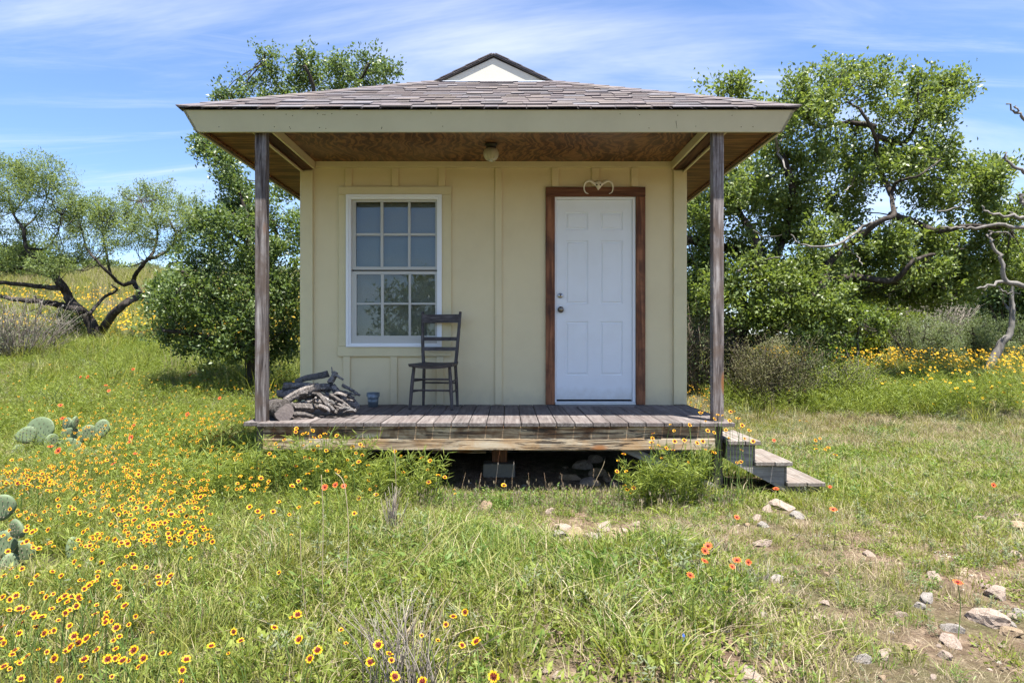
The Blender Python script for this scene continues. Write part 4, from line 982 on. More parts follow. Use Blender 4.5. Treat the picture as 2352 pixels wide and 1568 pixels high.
# leafy shrub in front of the oak
base = C8(740, 1330, 11.0); base.z = Gf(base.x, base.y)
tree('oak_shrub', 'leafy round oak shrub under the spreading limb of the big oak', 'shrub', base, [([base, C8(745, 1240, 11), C8(760, 1150, 11)], [.03, .02, .012]), ([base, C8(690, 1250, 10.9), C8(640, 1200, 11)], [.025, .018, .01])],
     Bl(C8, [(770, 1150, 120, 60), (690, 1190, 90, 60), (840, 1180, 60, 45), (680, 1260, 90, 45), (590, 1240, 60, 50)], 11, 1.0, jit=.3), M['bark'], M['oak'], nl=42, rc=.16, L=.085, Wd=.04, twigs=.7)
tb = Tubes()
# dead tree standing just past the right edge of the view
dbase = P(2480, 900, 9.2); dbase.z = Gf(dbase.x, dbase.y) - .05
dead = empty('dead_tree', dbase, 'bare dead tree whose grey branches reach in from the right edge', 'tree')
def R1(x, y, D=9.0): return P((2600 + x / 1.913) / 1.306, (280 + y / 1.913) / 1.306, D)
tr = [dbase, P(2485, 700, 9.2), P(2455, 480, 9.2), P(2450, 250, 9.3), P(2420, 90, 9.3)]
tb.add(tr, [.16, .13, .10, .07, .03], 24, 9, .06, .06)
for pts, r0, r1 in (([tr[1], R1(980, 1130), R1(900, 1105), R1(800, 1070), R1(780, 960), R1(745, 900), R1(705, 840), R1(715, 800)], .045, .012),
    ([P(2450, 560, 9.2), R1(1000, 800), R1(900, 770), R1(760, 755), R1(600, 770), R1(520, 775), R1(420, 765)], .036, .008),
    ([P(2450, 540, 9.2), R1(900, 720), R1(820, 700), R1(700, 690), R1(660, 645)], .028, .008), ([R1(870, 710), R1(820, 680)], .018, .008),
    ([P(2450, 430, 9.2), R1(1000, 490), R1(903, 450), R1(820, 400), R1(788, 365), R1(805, 340)], .03, .010),
    ([P(2450, 300, 9.2), R1(1000, 210), R1(903, 145), R1(850, 105), R1(800, 62)], .028, .009), ([R1(866, 110), R1(856, 72)], .014, .008),
    ([P(2450, 520, 9.2), R1(960, 680), R1(895, 620), R1(885, 575)], .035, .02),
    ([R1(800, 1070), R1(700, 1100), R1(630, 1120)], .025, .01), ([R1(760, 1110), R1(800, 1140), R1(880, 1135)], .015, .006), ([R1(700, 790), R1(800, 800), R1(840, 830)], .012, .005)):
    tb.add(pts, list(np.linspace(r0, r1, len(pts))), len(pts) * 4, 7, .06, .04, .012)
tb.build('trunk', M['barkgrey'], dead)

# ------------------------------------------------------------------ evergreen oak behind the left of the cabin
def C3(x, y, D): return P(x / 2.275, 306.3 + y / 2.275, D)
D1 = 10.6
b1 = C3(1330, 1300, D1); b1.z = Gf(b1.x, b1.y) - .05
lo_l = [([b1, C3(1330, 1100, D1), C3(1340, 900, D1), C3(1320, 700, D1), C3(1300, 500, D1), C3(1260, 330, D1)], [.16, .13, .11, .08, .05, .02]),
 Lb(C3, [(1335, 1000), (1200, 900), (1050, 800), (950, 720)], D1 - .3, .07, .02), Lb(C3, [(1335, 1120), (1150, 1080), (960, 1040), (850, 1030)], D1 - .4, .07, .02),
 Lb(C3, [(1320, 800), (1450, 620), (1430, 480), (1400, 420)], D1 + .3, .06, .015), Lb(C3, [(1340, 950), (1480, 800), (1560, 650)], D1 + .4, .06, .02), Lb(C3, [(1310, 640), (1180, 520), (1140, 400)], D1, .04, .015),
 Lb(C3, [(1260, 330), (1200, 200), (1120, 100), (1050, 40)], D1, .02, .008),
 Lb(P, [(640, 430), (680, 320), (720, 220), (700, 150)], D1 + 1.6, .08, .02), Lb(P, [(680, 320), (780, 240), (830, 180), (850, 140)], D1 + 1.6, .05, .012), Lb(P, [(690, 260), (640, 200), (612, 150), (608, 120)], D1 + 1.6, .03, .008)]
lob = [(1050, 800, 130, 110, 1.1), (900, 900, 120, 110, 1.1), (1020, 950, 140, 110, 1.1), (1200, 850, 140, 120, 1.1), (1150, 1000, 140, 110, 1.1), (1250, 1050, 120, 110, 1.1), (1000, 1120, 80, 60, .8), (1150, 1160, 120, 80), (850, 1030, 70, 60),
 (1230, 680, 130, 110, 1.1), (1120, 620, 110, 100, 1.1), (1200, 500, 110, 90, 1.0), (1100, 490, 60, 70, .8), (1260, 420, 80, 70, .9), (1270, 330, 45, 50, .7), (1215, 250, 35, 50, .6), (1180, 170, 40, 35, .6), (1120, 110, 40, 25, .6), (1060, 60, 25, 16, .5),
 (1430, 420, 80, 80, .5), (1480, 300, 70, 60, .35), (1520, 560, 90, 90, .9), (1440, 640, 100, 80, 1.1), (1500, 760, 110, 100, 1.1), (1420, 850, 90, 90), (1500, 950, 110, 110), (1440, 1050, 90, 90), (1500, 1130, 90, 80), (1560, 500, 50, 90, .7), (1330, 900, 110, 120), (1340, 700, 90, 110),
 (830, 850, 60, 60), (880, 800, 50, 50), (1330, 560, 70, 80), (1270, 390, 80, 70, .9), (1230, 300, 50, 50, .7), (1290, 480, 90, 70, 1.0), (1010, 700, 80, 60, .9), (960, 800, 90, 70, 1.0)]
lblobs = Bl(C3, lob, D1, 1.15, sc=2.275)
top = [(640, 205, 55, 32), (700, 195, 50, 45), (760, 185, 55, 42), (830, 190, 52, 45), (612, 150, 14, 34, .45), (700, 140, 16, 26, .5), (770, 140, 22, 22, .5), (845, 145, 22, 20, .6), (880, 165, 16, 22, .5), (520, 222, 16, 8, .5), (575, 205, 22, 28, .5), (660, 260, 60, 40), (780, 250, 90, 40)]
lblobs += Bl(P, top, D1 + 1.6, 1.0, jit=.4, sc=1.0)
tree('evergreen_oak', 'dense dark evergreen oak crowding the window end of the cabin', 'tree', b1, lo_l, lblobs, M['bark'], M['oakdark'], nl=56, rc=.18, L=.064, Wd=.034, twigs=.13, dens=2.5)

# ------------------------------------------------------------------ mesquite on the left slope
D2 = 14.6
b2 = C3(512, 1140, D2); b2.z = Gf(b2.x, b2.y) - .08
mq = [([b2, C3(500, 1060, D2), C3(470, 980, D2), C3(430, 935, D2), C3(370, 880, D2), C3(330, 800, D2), C3(270, 730, D2), C3(190, 660, D2 - .2), C3(140, 600, D2 - .3), C3(120, 500, D2 - .3), C3(70, 420, D2), C3(40, 300, D2)], [.15, .125, .115, .105, .095, .085, .07, .05, .042, .032, .022, .010]),
 Lb(C3, [(515, 1110), (525, 1050), (580, 960), (650, 890), (740, 850), (840, 830), (900, 765), (880, 690), (990, 670)], D2, .115, .025),
 Lb(C3, [(430, 930), (330, 900), (220, 880), (100, 870), (0, 850), (-120, 820)], D2 - .4, .075, .03), Lb(C3, [(330, 810), (210, 800), (0, 780), (-100, 790)], D2 - .3, .06, .03), Lb(C3, [(260, 740), (140, 710), (0, 690), (-80, 700)], D2 + .3, .06, .03),
 Lb(C3, [(740, 850), (700, 770), (720, 720), (770, 660), (810, 600), (820, 500), (760, 400), (730, 350)], D2 + .2, .055, .010), Lb(C3, [(780, 660), (880, 610), (920, 540), (900, 480), (860, 400)], D2, .04, .01), Lb(C3, [(920, 545), (980, 500), (1020, 440)], D2, .022, .008),
 Lb(C3, [(465, 945), (540, 860), (610, 820), (580, 790)], D2 - .3, .045, .012), Lb(C3, [(700, 775), (640, 790), (580, 740), (480, 640), (440, 560), (420, 480)], D2 - .2, .045, .008), Lb(C3, [(580, 740), (560, 640), (540, 540), (540, 440)], D2, .03, .008),
 Lb(C3, [(820, 560), (740, 540), (680, 500)], D2, .022, .008), Lb(C3, [(140, 600), (240, 600), (300, 520), (320, 430)], D2 - .2, .03, .008), Lb(C3, [(120, 500), (200, 420), (250, 320)], D2, .025, .008), Lb(C3, [(190, 660), (60, 600), (-40, 590)], D2, .03, .01), Lb(C3, [(70, 420), (150, 300), (180, 200)], D2, .02, .006), Lb(C3, [(770, 660), (700, 690), (640, 700)], D2, .02, .006)]
mqb = [(60, 215, 75, 60), (170, 180, 90, 50), (250, 230, 80, 60), (300, 290, 55, 35), (60, 360, 80, 50, .8), (200, 330, 90, 50, .8), (330, 400, 80, 55), (180, 540, 80, 35, .6), (320, 610, 80, 50), (420, 400, 70, 60), (530, 400, 90, 55), (560, 480, 90, 45, .8), (590, 590, 60, 40, .7), (720, 350, 90, 55), (840, 330, 80, 45), (940, 390, 100, 50), (1010, 420, 60, 45),
 (720, 480, 90, 50), (830, 470, 70, 50, .7), (920, 610, 60, 30, .7), (720, 580, 60, 35, .7), (60, 510, 80, 35, .7), (30, 660, 60, 30, .7), (300, 700, 90, 40, .9), (420, 520, 50, 45, .7), (-60, 400, 100, 120), (-80, 600, 90, 80), (380, 680, 50, 30, .8), (990, 480, 60, 40, .7), (650, 420, 60, 45), (100, 260, 90, 50)]
mes = tree('mesquite_tree', 'feathery green mesquite with dark forked trunk on the flowery slope', 'tree', b2, mq, Bl(C3, [(q[0], q[1], q[2] * 1.22, q[3] * 1.12) + tuple(q[4:]) for q in mqb] + [(450, 470, 110, 60, .7), (640, 520, 110, 60, .7), (1040, 480, 90, 60, .8), (980, 560, 80, 50, .7), (240, 450, 100, 60, .7), (120, 620, 100, 50, .6), (520, 640, 90, 45, .5)], D2, 1.35, sc=2.275, jit=.5), M['barkdark'], M['mesq'], nl=120, rc=.20, L=.068, Wd=.017, twigs=.55, up=.5, sig=.58, dens=1.55)
tb = Tubes()
for pts, r in (([(330, 900), (300, 950), (330, 1000)], .02), ([(215, 880), (215, 940), (260, 985)], .025), ([(330, 1000), (400, 970), (450, 945)], .012), ([(180, 850), (220, 900), (150, 935)], .02)):
    p, rr = Lb(C3, pts, D2 - .6, r, r * .4); tb.add(p, rr, 12, 6, .05, 0, .015)
tb.build('dead_branches', M['barkgrey'], mes)['kind'] = 'stuff'

# ------------------------------------------------------------------ shrubs
def shrub(name, label, x, y, D, rx, ry, leafm, barkm, nl=34, rc=.16, L=.05, Wd=.02, n=None, stems=7, k=1.0, up=.4, cat='shrub', group=None, twigs=.5, conv=P):
    base = conv(x, y, D); base.z = Gf(base.x, base.y) - .03
    px = D / FPX; w, h = rx * px, ry * px; limbs = []
    for i in range(stems):
        a = random.uniform(0, 6.28); q = random.uniform(.3, .85)
        limbs.append(([base + Vector((.05 * math.cos(a), .05 * math.sin(a), 0)), base + Vector((w * q * .5 * math.cos(a), w * q * .4 * math.sin(a), h * .8)), base + Vector((w * q * math.cos(a), w * q * .7 * math.sin(a), h * random.uniform(1.3, 1.9)))], [max(.01, .03 * h), max(.007, .018 * h), .004]))
    blobs = []
    for i in range(n or 7):
        a = random.uniform(0, 6.28); q = random.uniform(0, .75); hh = random.uniform(.35, 1.55)
        blobs.append((base + Vector((w * q * math.cos(a), w * .7 * q * math.sin(a), h * hh)), w * random.uniform(.3, .5), w * .35, h * random.uniform(.25, .42), int(k * 12 + k * w * h * 9)))
    return tree(name, label, cat, base, limbs, blobs, barkm, leafm, nl=nl, rc=rc, L=L, Wd=Wd, twigs=twigs, up=up, group=group, sides=6)
def twiggy(name, label, x, y, D, rx, ry, m, n=120, r=.006, cat='shrub', lean=0.0, foliage=None, nleaf=0):
    base = P(x, y, D); base.z = Gf(base.x, base.y) - .03; o = empty(name, base, label, cat)
    px = D / FPX; w, h = rx * px, ry * 2 * px; tb = Tubes(); tips = []
    for i in range(n):
        a = random.uniform(0, 6.28); q = random.random() ** .6
        s = base + Vector((w * .45 * q * math.cos(a), w * .4 * q * math.sin(a), 0)); hh = h * random.choice((.35, .5, .6, .75, .85, 1.0)) * random.uniform(.75, 1.1) * (1 - .2 * q)
        e = s + Vector((w * .6 * q * math.cos(a) + random.uniform(-.35, .35) * hh + lean * hh, w * .5 * q * math.sin(a), hh))
        m1 = s + (e - s) * .4 + Vector((random.uniform(-.08, .08), random.uniform(-.08, .08), hh * .08))
        tb.add([s, m1, e], [r, r * .8, r * .3], 6, 4, 0, 0, .01); tips.append((m1, e))
        for k in range(3):
            u = random.uniform(.35, .95); p = m1 + (e - m1) * u
            tb.add([p, p + Vector((random.uniform(-.18, .18), random.uniform(-.18, .18), random.uniform(0, .22))) * (h / 1.2)], [r * .5, r * .2], 3, 3)
    tb.build('stems', m, o)['kind'] = 'stuff'
    if foliage and nleaf:
        t = np.array([[list(a), list(b)] for a, b in tips]); k = RNG.integers(0, len(t), nleaf); u = RNG.uniform(.1, 1.05, nleaf)[:, None]
        pos = t[k, 0] * (1 - u) + t[k, 1] * u + RNG.normal(0, .05 * h, (nleaf, 3))
        leaves('foliage', pos, RNG.normal(size=(nleaf, 3)) + np.array([0, 0, .8]), RNG.uniform(.025, .05, nleaf), RNG.uniform(.008, .016, nleaf), foliage, o)
    return o
twiggy('grey_brush', 'leafless grey brush at the left edge below the mesquite', 40, 830, 12.5, 110, 80, M['drystem'], 230, .008, foliage=M['greyweed'], nleaf=3000)
shrub('juniper_bush', 'dark green juniper bush just behind the mesquite trunk', 155, 805, 16.0, 60, 48, M['juniper'], M['barkdark'], nl=46, rc=.18, L=.07, Wd=.02, k=1.5)
shrub('low_green_bush', 'green bush on the slope between the mesquite and the dark oak', 410, 740, 18.0, 60, 55, M['oakdark'], M['bark'], L=.09, Wd=.05, k=1.3)
twiggy('dry_brush', 'brown dry brush at the foot of the big oak trunk', 1760, 905, 10.6, 105, 95, M['brownstem'], 170, .006, foliage=M['brush'], nleaf=11000)
twiggy('olive_brush', 'olive green brush before the big oak trunk', 1845, 905, 11.0, 95, 84, M['brownstem'], 120, .006, foliage=M['oakdark'], nleaf=9000)
twiggy('post_brush', 'dark green brush right behind the right porch post', 1690, 905, 11.6, 70, 90, M['drystem'], 120, .006, foliage=M['juniper'], nleaf=7000)
twiggy('shaded_brush', 'tangled brush between the porch post and the cabin corner', 1600, 890, 11.4, 80, 120, M['brownstem'], 170, .008, foliage=M['juniper'], nleaf=3600)
twiggy('thin_brush', 'thin brown brush beside the flower field under the oak shrub', 1915, 870, 10.8, 100, 66, M['drystem'], 160, .005, foliage=M['weed'], nleaf=9000)
twiggy('grey_thicket', 'grey leafless thicket in the distance behind the flower field', 2130, 770, 16.5, 85, 105, M['drystem'], 300, .009)
shrub('pale_mesquite_bush', 'pale feathery bush with thin dark stems at the flower field edge', 2110, 800, 14.5, 100, 66, M['shrubpale'], M['barkdark'], nl=70, rc=.2, L=.06, Wd=.013, k=1.3)
shrub('grey_green_bush', 'grey green feathery bush left of the crooked little trunk', 2235, 795, 15.5, 95, 70, M['shrubpale'], M['barkdark'], nl=70, rc=.2, L=.06, Wd=.013, k=1.3)
shrub('bright_green_bush', 'bright green bush seen below the arching oak limb', 1990, 745, 16.0, 150, 118, M['weed'], M['bark'], L=.09, Wd=.04, k=1.6, n=9)
shrub('dark_far_tree', 'dark round tree far behind the dead branches', 2320, 760, 22.0, 95, 135, M['oakdark'], M['bark'], L=.12, Wd=.06, rc=.28, k=2.0, n=10, cat='tree')
shrub('edge_bush', 'pale green bush at the right edge beyond the flowers', 2370, 790, 16.5, 80, 66, M['shrubpale'], M['bark'], nl=60, rc=.2, L=.065, Wd=.015, k=1.3)
shrub('low_field_bush', 'low dark bush beyond the grey thicket', 2190, 745, 24.0, 70, 75, M['juniper'], M['bark'], L=.12, Wd=.05, rc=.3, k=1.6)
# crooked small trunk at the edge of the flower field
cb = R1(680, 1490, 14.0); cb.z = Gf(cb.x, cb.y) - .03
tree('crooked_sapling', 'crooked pale grey sapling leaning over the flower field', 'tree', cb, [([cb, R1(770, 1440, 14), R1(820, 1380, 14), R1(835, 1260, 14), R1(830, 1160, 14), R1(850, 1060, 14)], [.10, .075, .06, .05, .04, .02]), Lb(R1, [(830, 1250), (790, 1210), (780, 1150)], 14, .03, .01)],
     [(R1(850, 1000, 14.2), .5, .5, .45, 26), (R1(780, 990, 14.4), .35, .4, .35, 18), (R1(900, 900, 14.4), .5, .5, .5, 24)], M['barkgrey'], M['oak'], nl=40, rc=.2, L=.08, Wd=.04)
far = [(1610, 790, 26, 80, 110, 'far_tree', 'grey green tree far behind the porch post', 'shrubpale'), (1880, 760, 30, 110, 125, 'far_tree', 'far tree seen under the oak boughs', 'oakdark'), (2060, 745, 34, 120, 125, 'far_tree', 'far tree beyond the bright green bush', 'oak'),
       (2250, 735, 36, 110, 115, 'far_tree', 'far tree beyond the grey green bush', 'oakdark'), (2420, 730, 34, 80, 90, 'far_tree', 'far tree at the right edge behind the dead branches', 'oak'), (50, 680, 30, 70, 40, 'hill_bush', 'green bush on the hill behind the mesquite limbs', 'oakdark'), (240, 655, 38, 45, 24, 'hill_bush', 'small bush on the crest of the hill', 'mesq'), (330, 640, 42, 40, 26, 'hill_bush', 'pale bush on the hill crest near the dark oak', 'shrubpale'), (135, 650, 40, 50, 26, 'hill_bush', 'bush on the hill crest left of the forked trunk', 'mesq')]
for x, y, D, rx, ry, nm, lb, lm in far:
    shrub(nm, lb, x, y, D, rx, ry, M[lm], M['bark'], nl=30, rc=.35, L=.18, Wd=.085, k=1.4, n=9, cat='tree' if 'tree' in nm else 'bush', group='bushes and trees in the distance')

# ------------------------------------------------------------------ prickly pears
CLEARP = []
def pear(label, pads, D, s=1.0):
    b = None; o = None
    for (x, y, w, h, tilt, turn, dd) in pads:
        y -= 10 if D > 5 else 0; c = P(x, y, D + dd); CLEARP.append((c.x, c.y, .16))
        if o is None:
            b = Vector((c.x, c.y, Gf(c.x, c.y))); o = empty('prickly_pear', b, label, 'cactus')
        px = (D + dd) / FPX; bm = bmesh.new(); bmesh.ops.create_uvsphere(bm, u_segments=18, v_segments=12, radius=1)
        hw, hh = w * px / 2, h * px / 2
        for v in bm.verts:
            k = 1 + .38 * v.co.z * (1 if v.co.z < 0 else .25)
            rr0 = math.sqrt(v.co.x ** 2 + v.co.z ** 2); v.co = Vector((v.co.x * hw * k, math.copysign(min(abs(v.co.y) * 1.6, 1) * .014 * (1.2 - .4 * v.co.z), v.co.y), v.co.z * hh))
        me = bpy.data.meshes.new('pad'); bm.to_mesh(me); bm.free()
        for p in me.polygons: p.use_smooth = True
        pd = linkm('pad', me, M['cactus'], o, c); pd.rotation_euler = (R(random.uniform(-9, 9)), R(tilt), R(turn))
        V = []; F = []
        for i in range(-2, 3):
            for j in range(-3, 4):
                u, w_ = (i + (j % 2) * .5 + random.uniform(-.15, .15)) / 2.7, (j + random.uniform(-.15, .15)) / 3.6
                if u * u + w_ * w_ > .92: continue
                yy = -.018 * math.sqrt(max(0, 1 - u * u - w_ * w_)) * (1.2 - .4 * w_)
                x0, z0 = u * hw * (1 + .38 * w_ * (1 if w_ < 0 else .25)), w_ * hh
                for q in range(2):
                    k = len(V); dx, dz = random.uniform(-.012, .012), random.uniform(-.02, .004); sq = D / 4.2
                    V += [(x0 - .0028 * sq, yy - .001, z0), (x0 + .0028 * sq, yy - .001, z0), (x0 + dx * .5 * sq, yy - .008, z0 + dz * .5 * sq)]; F.append([k, k + 1, k + 2])
        linkm('spines', pmesh('spines', V, F), M['spine'], pd)['kind'] = 'stuff'
pear('big prickly pear cactus of several pads among the flowers', [(160, 1045, 62, 60, 5, 5, 0), (92, 1000, 78, 66, -8, -10, 0), (62, 1010, 46, 40, -35, 25, -.05), (118, 1030, 34, 50, 12, 60, -.1), (166, 1018, 56, 54, 10, 5, .05), (155, 985, 40, 34, -6, -30, .1), (172, 980, 16, 30, 14, 70, .02), (234, 995, 32, 46, 14, 20, .1), (40, 1055, 34, 50, 10, 70, -.2), (205, 1005, 36, 40, -5, 30, .2), (145, 1060, 60, 40, -12, 15, -.1)], 7.0)
pear('pale prickly pear cactus cut by the left edge of the picture', [(10, 1250, 60, 66, -8, 5, 0), (8, 1165, 52, 62, 8, 15, 0), (40, 1215, 50, 46, 40, -20, -.05), (22, 1300, 40, 60, 5, 40, -.05), (-40, 1200, 60, 70, -10, 0, .05), (165, 1265, 26, 66, 4, 50, .05), (50, 1270, 60, 60, 20, 10, .1), (30, 1330, 70, 60, -20, 20, -.05)], 3.75)

# ------------------------------------------------------------------ rocks
def rockmesh(seed, flat=.6):
    r = random.Random(seed); bm = bmesh.new(); bmesh.ops.create_icosphere(bm, subdivisions=3, radius=1)
    pl = [(Vector((r.gauss(0, 1), r.gauss(0, 1), r.gauss(0, .8))).normalized(), r.uniform(.45, .8)) for _ in range(12)]
    for v in bm.verts:
        c = v.co.copy()
        for n, d in pl:
            e = c.dot(n)
            if e > d: c -= n * (e - d) * .97
        c *= 1 + .05 * math.sin(7 * v.co.x + seed) * math.cos(6 * v.co.y - seed) + .035 * math.sin(17 * v.co.z + 9 * v.co.x)
        v.co = Vector((c.x, c.y * .85, c.z * flat))
    me = bpy.data.meshes.new('rock'); bm.to_mesh(me); bm.free(); return me
RM = [[rockmesh(s, f) for s in range(5)] for f in (.42, .7)]
RM2 = {}; CLEAR = []
def rock(label, x, y, w, m, flat=0, D=None, group=None, hz=None, name='rock'):
    """w: width in picture pixels; (x, y) is the middle of the stone"""
    p = at_height(x, y, .03) if D is None else P(x, y, D)
    s = w * p.y / FPX / 2 * (1.35 if group and 'patch' in group else 1.0)
    k = (m, flat, random.randrange(5))
    if k not in RM2: RM2[k] = RM[flat][k[2]].copy()
    CLEAR.append((p.x, p.y, s))
    o = linkm(name, RM2[k], M[m], None, (p.x, p.y, (Gf(p.x, p.y) if D is None else p.z) + s * (.16 if flat == 0 else .02))); o.rotation_euler = (random.uniform(-.15, .15), random.uniform(-.15, .15), random.uniform(0, 6.28)); o.scale = (s, s, s)
    return tag(o, label, 'rock', group)
rock('rounded tan rock in the grass before the dark gap under the porch', 1114, 1157, 50, 'rockt', 1)
rock('small pale pink rock in the grass before the porch gap', 1263, 1166, 32, 'rockp', 1)
for x, y, w, m in ((1292, 1204, 44, 'rockp'), (1280, 1222, 40, 'rockg'), (1322, 1218, 50, 'rockt'), (1352, 1222, 36, 'rockp'), (1388, 1205, 44, 'rockp'), (1412, 1222, 52, 'rockt'), (1442, 1214, 34, 'rockp'), (1372, 1226, 30, 'rockg'), (1462, 1196, 26, 'rockp'), (1306, 1232, 28, 'rockp'), (1398, 1232, 30, 'rockg'), (1336, 1236, 24, 'rockp')):
    rock('pale pink stone in the low rocky patch in front of the porch', x, y, w, m, 0, group='stones of the rocky patch before the porch')
for lb, x, y, w, m, f in (('grey pointed rock in the green clump below the rocky patch', 1205, 1412, 52, 'rockg', 1), ('small upright grey rock right of the pointed grey rock', 1281, 1420, 34, 'rockg', 1), ('flat pale rock low in the middle foreground', 1248, 1525, 40, 'rockp', 0), ('big rounded pink rock at the bottom edge', 1722, 1543, 84, 'rockp', 1), ('square grey rock near the bottom right', 1982, 1500, 52, 'rockg', 1),
    ('large rounded pink boulder at the right edge of the grass', 2292, 1356, 70, 'rockp', 1), ('broad cracked rock slab by the pink boulder', 2262, 1412, 104, 'rockp', 0), ('tilted grey rock left of the cracked slab', 2190, 1432, 56, 'rockg', 1), ('low pale rock below the tilted grey rock', 2185, 1462, 70, 'rockp', 0), ('small grey rock pair end at the right edge', 2340, 1395, 40, 'rockg', 1), ('pale flat rock at the right edge below the slab', 2320, 1442, 60, 'rockt', 0),
    ('long tan rock at the right edge below the lawn', 2335, 1205, 66, 'rockt', 0), ('pale pink rock on the lawn right of the steps', 2252, 1184, 40, 'rockp', 0), ('small white rock beside the pale pink lawn rock', 2240, 1204, 32, 'rockg', 0), ('flat pink rock in the grass below the steps', 1752, 1240, 50, 'rockp', 0), ('small tan rock near the bottom right corner', 2098, 1527, 30, 'rockt', 1), ('grey half buried rock in the right foreground', 2128, 1362, 56, 'rockg', 0), ('small grey stone beside the half buried rock', 2112, 1380, 34, 'rockg', 1)):
    rock(lb, x, y, w, m, f)
for lb, x, y, w, m, f in (('large pale rock against the bottom of the wooden steps', 1800, 1158, 72, 'rockp', 1), ('pale rock just left of the large rock by the steps', 1762, 1164, 44, 'rockp', 1), ('grey rock below the bottom step', 1830, 1178, 44, 'rockg', 1), ('small rounded pink rock near the steps', 1738, 1182, 34, 'rockp', 1), ('grey rock beneath the rounded pink rock by the steps', 1752, 1198, 34, 'rockg', 1), ('small tan rock left of the rocks by the steps', 1714, 1196, 26, 'rockt', 1)):
    rock(lb, x, y, w, m, f)
rr2 = random.Random(5)
for k in range(64):
    x, y = rr2.uniform(1500, 2352), rr2.uniform(1260, 1560)
    if k > 52: x, y = rr2.uniform(1050, 1500), rr2.uniform(1380, 1560)
    rock(('small pale stone near the big boulders at the right edge' if x > 2080 else 'small pale stone in the sparse grass between the steps and the bottom edge' if y < 1420 else 'small pale stone low in the bottom right grass' if x > 1780 else 'small pale stone left of the big rounded rock at the bottom edge') if x > 1500 else 'small pale stone scattered in the grass of the middle foreground', x, y, rr2.choice((12, 16, 20, 26, 34, 44)), rr2.choice(('rockp', 'rockg', 'rockp', 'rockt')), rr2.choice((0, 1)), group='small stones in the foreground grass')
for k, (x, y, w, D) in enumerate([(1335, 1075, 56, 6.3), (1375, 1090, 50, 6.1), (1310, 1105, 60, 6.0), (1350, 1118, 64, 5.85), (1395, 1108, 46, 5.95), (1340, 1092, 50, 6.25), (1415, 1122, 50, 5.8), (1290, 1122, 44, 5.85), (1385, 1130, 44, 5.75), (1365, 1060, 46, 6.5), (1300, 1085, 40, 6.3), (1430, 1095, 46, 6.2)]):
    rock('rough stone in the shaded heap of rocks under the porch', x, y, w, 'rockt' if k % 3 else 'rockp', 1, D, 'rocks heaped under the porch')
for k, (x, y, w, D) in enumerate([(1135, 1085, 30, 6.1), (1080, 1120, 46, 5.9), (1120, 1128, 40, 5.8), (1205, 1125, 34, 5.8), (1235, 1100, 26, 6.2)]):
    rock('stone lying in the shade on bare soil under the porch', x, y, w, 'rockg', 1, D, 'loose stones under the porch')

# tree standing behind the viewer; it shows only as a reflection in the window
b3 = Vector((-2.4, -13.0, Gf(-2.4, -13.0)))
tree('reflected_oak', 'oak behind the viewer mirrored in the lower window panes', 'tree', b3, [([b3, b3 + Vector((0, 0, 1.5)), b3 + Vector((.4, 0, 3.2))], [.2, .15, .06])],
     [(b3 + Vector((random.uniform(-2.2, 2.2), random.uniform(-1, 1), random.uniform(1.0, 3.6))), .9, .9, .8, 16) for k in range(12)], M['bark'], M['oak'], nl=24, rc=.4, L=.17, Wd=.09, twigs=.1)
b4 = Vector((1.2, -22.0, Gf(1.2, -22.0)))
tree('reflected_thicket', 'low thicket behind the viewer mirrored along the bottom window panes', 'tree', b4, [([b4, b4 + Vector((0, 0, 1.0)), b4 + Vector((.3, 0, 2.0))], [.15, .1, .04])],
     [(b4 + Vector((random.uniform(-8, 8), random.uniform(-1, 1), random.uniform(.5, 2.6))), 1.3, 1.0, .8, 16) for k in range(14)], M['bark'], M['oak'], nl=24, rc=.5, L=.22, Wd=.12, twigs=.1)

# ------------------------------------------------------------------ grass and weeds (instanced tufts)
def blade_arrays(n, R0, hmin, hmax, wmin, wmax, lean, rng, curl=.5):
    a = rng.uniform(0, 6.283, n); r = R0 * np.sqrt(rng.uniform(0, 1, n))
    b = np.stack([r * np.cos(a), r * np.sin(a), np.zeros(n) - .01], -1)
    h = rng.uniform(hmin, hmax, n); la = a + rng.normal(0, .9, n); ln = np.abs(rng.normal(0, lean, n)) * h + .1 * h
    d = np.stack([np.cos(la), np.sin(la), np.zeros(n)], -1)
    s = np.stack([-np.sin(la), np.cos(la), np.zeros(n)], -1); tw = rng.uniform(-1, 1, (n, 1)); s = unit(s + d * tw)
    w = rng.uniform(wmin, wmax, n)[:, None] / 2
    mid = b + d * (ln * .35)[:, None] + np.array([0, 0, 1.]) * (h * .6)[:, None]
    tip = b + d * ln[:, None] + np.array([0, 0, 1.]) * (h * (1 - curl * rng.uniform(0, .35, n) * np.minimum(ln / h, 1)))[:, None]
    v = np.stack([b - s * w, b + s * w, mid - s * w * .8, mid + s * w * .8, tip], 1)
    k = np.arange(n)[:, None, None] * 5; f = np.array([[0, 1, 3], [0, 3, 2], [2, 3, 4]])[None] + k
    return v.reshape(-1, 3), f.reshape(-1, 3)
def leaf_arrays(n, pos, d, L, Wd, rng):
    d = unit(d); r = unit(rng.normal(size=(n, 3)) + np.array([0, 0, 1.2])); s = unit(np.cross(d, r))
    v = np.stack([pos, pos + d * L[:, None] * .5 + s * Wd[:, None] * .5, pos + d * L[:, None], pos + d * L[:, None] * .5 - s * Wd[:, None] * .5], 1)
    k = np.arange(n)[:, None, None] * 4; f = np.array([[0, 1, 2], [0, 2, 3]])[None] + k
    return v.reshape(-1, 3), f.reshape(-1, 3)
def join(parts):
    v = []; f = []; n = 0
    for a, b in parts: v.append(a); f.append(b + n); n += len(a)
    return np.concatenate(v), np.concatenate(f)
PROTO = {}; rfp = random.Random(77)
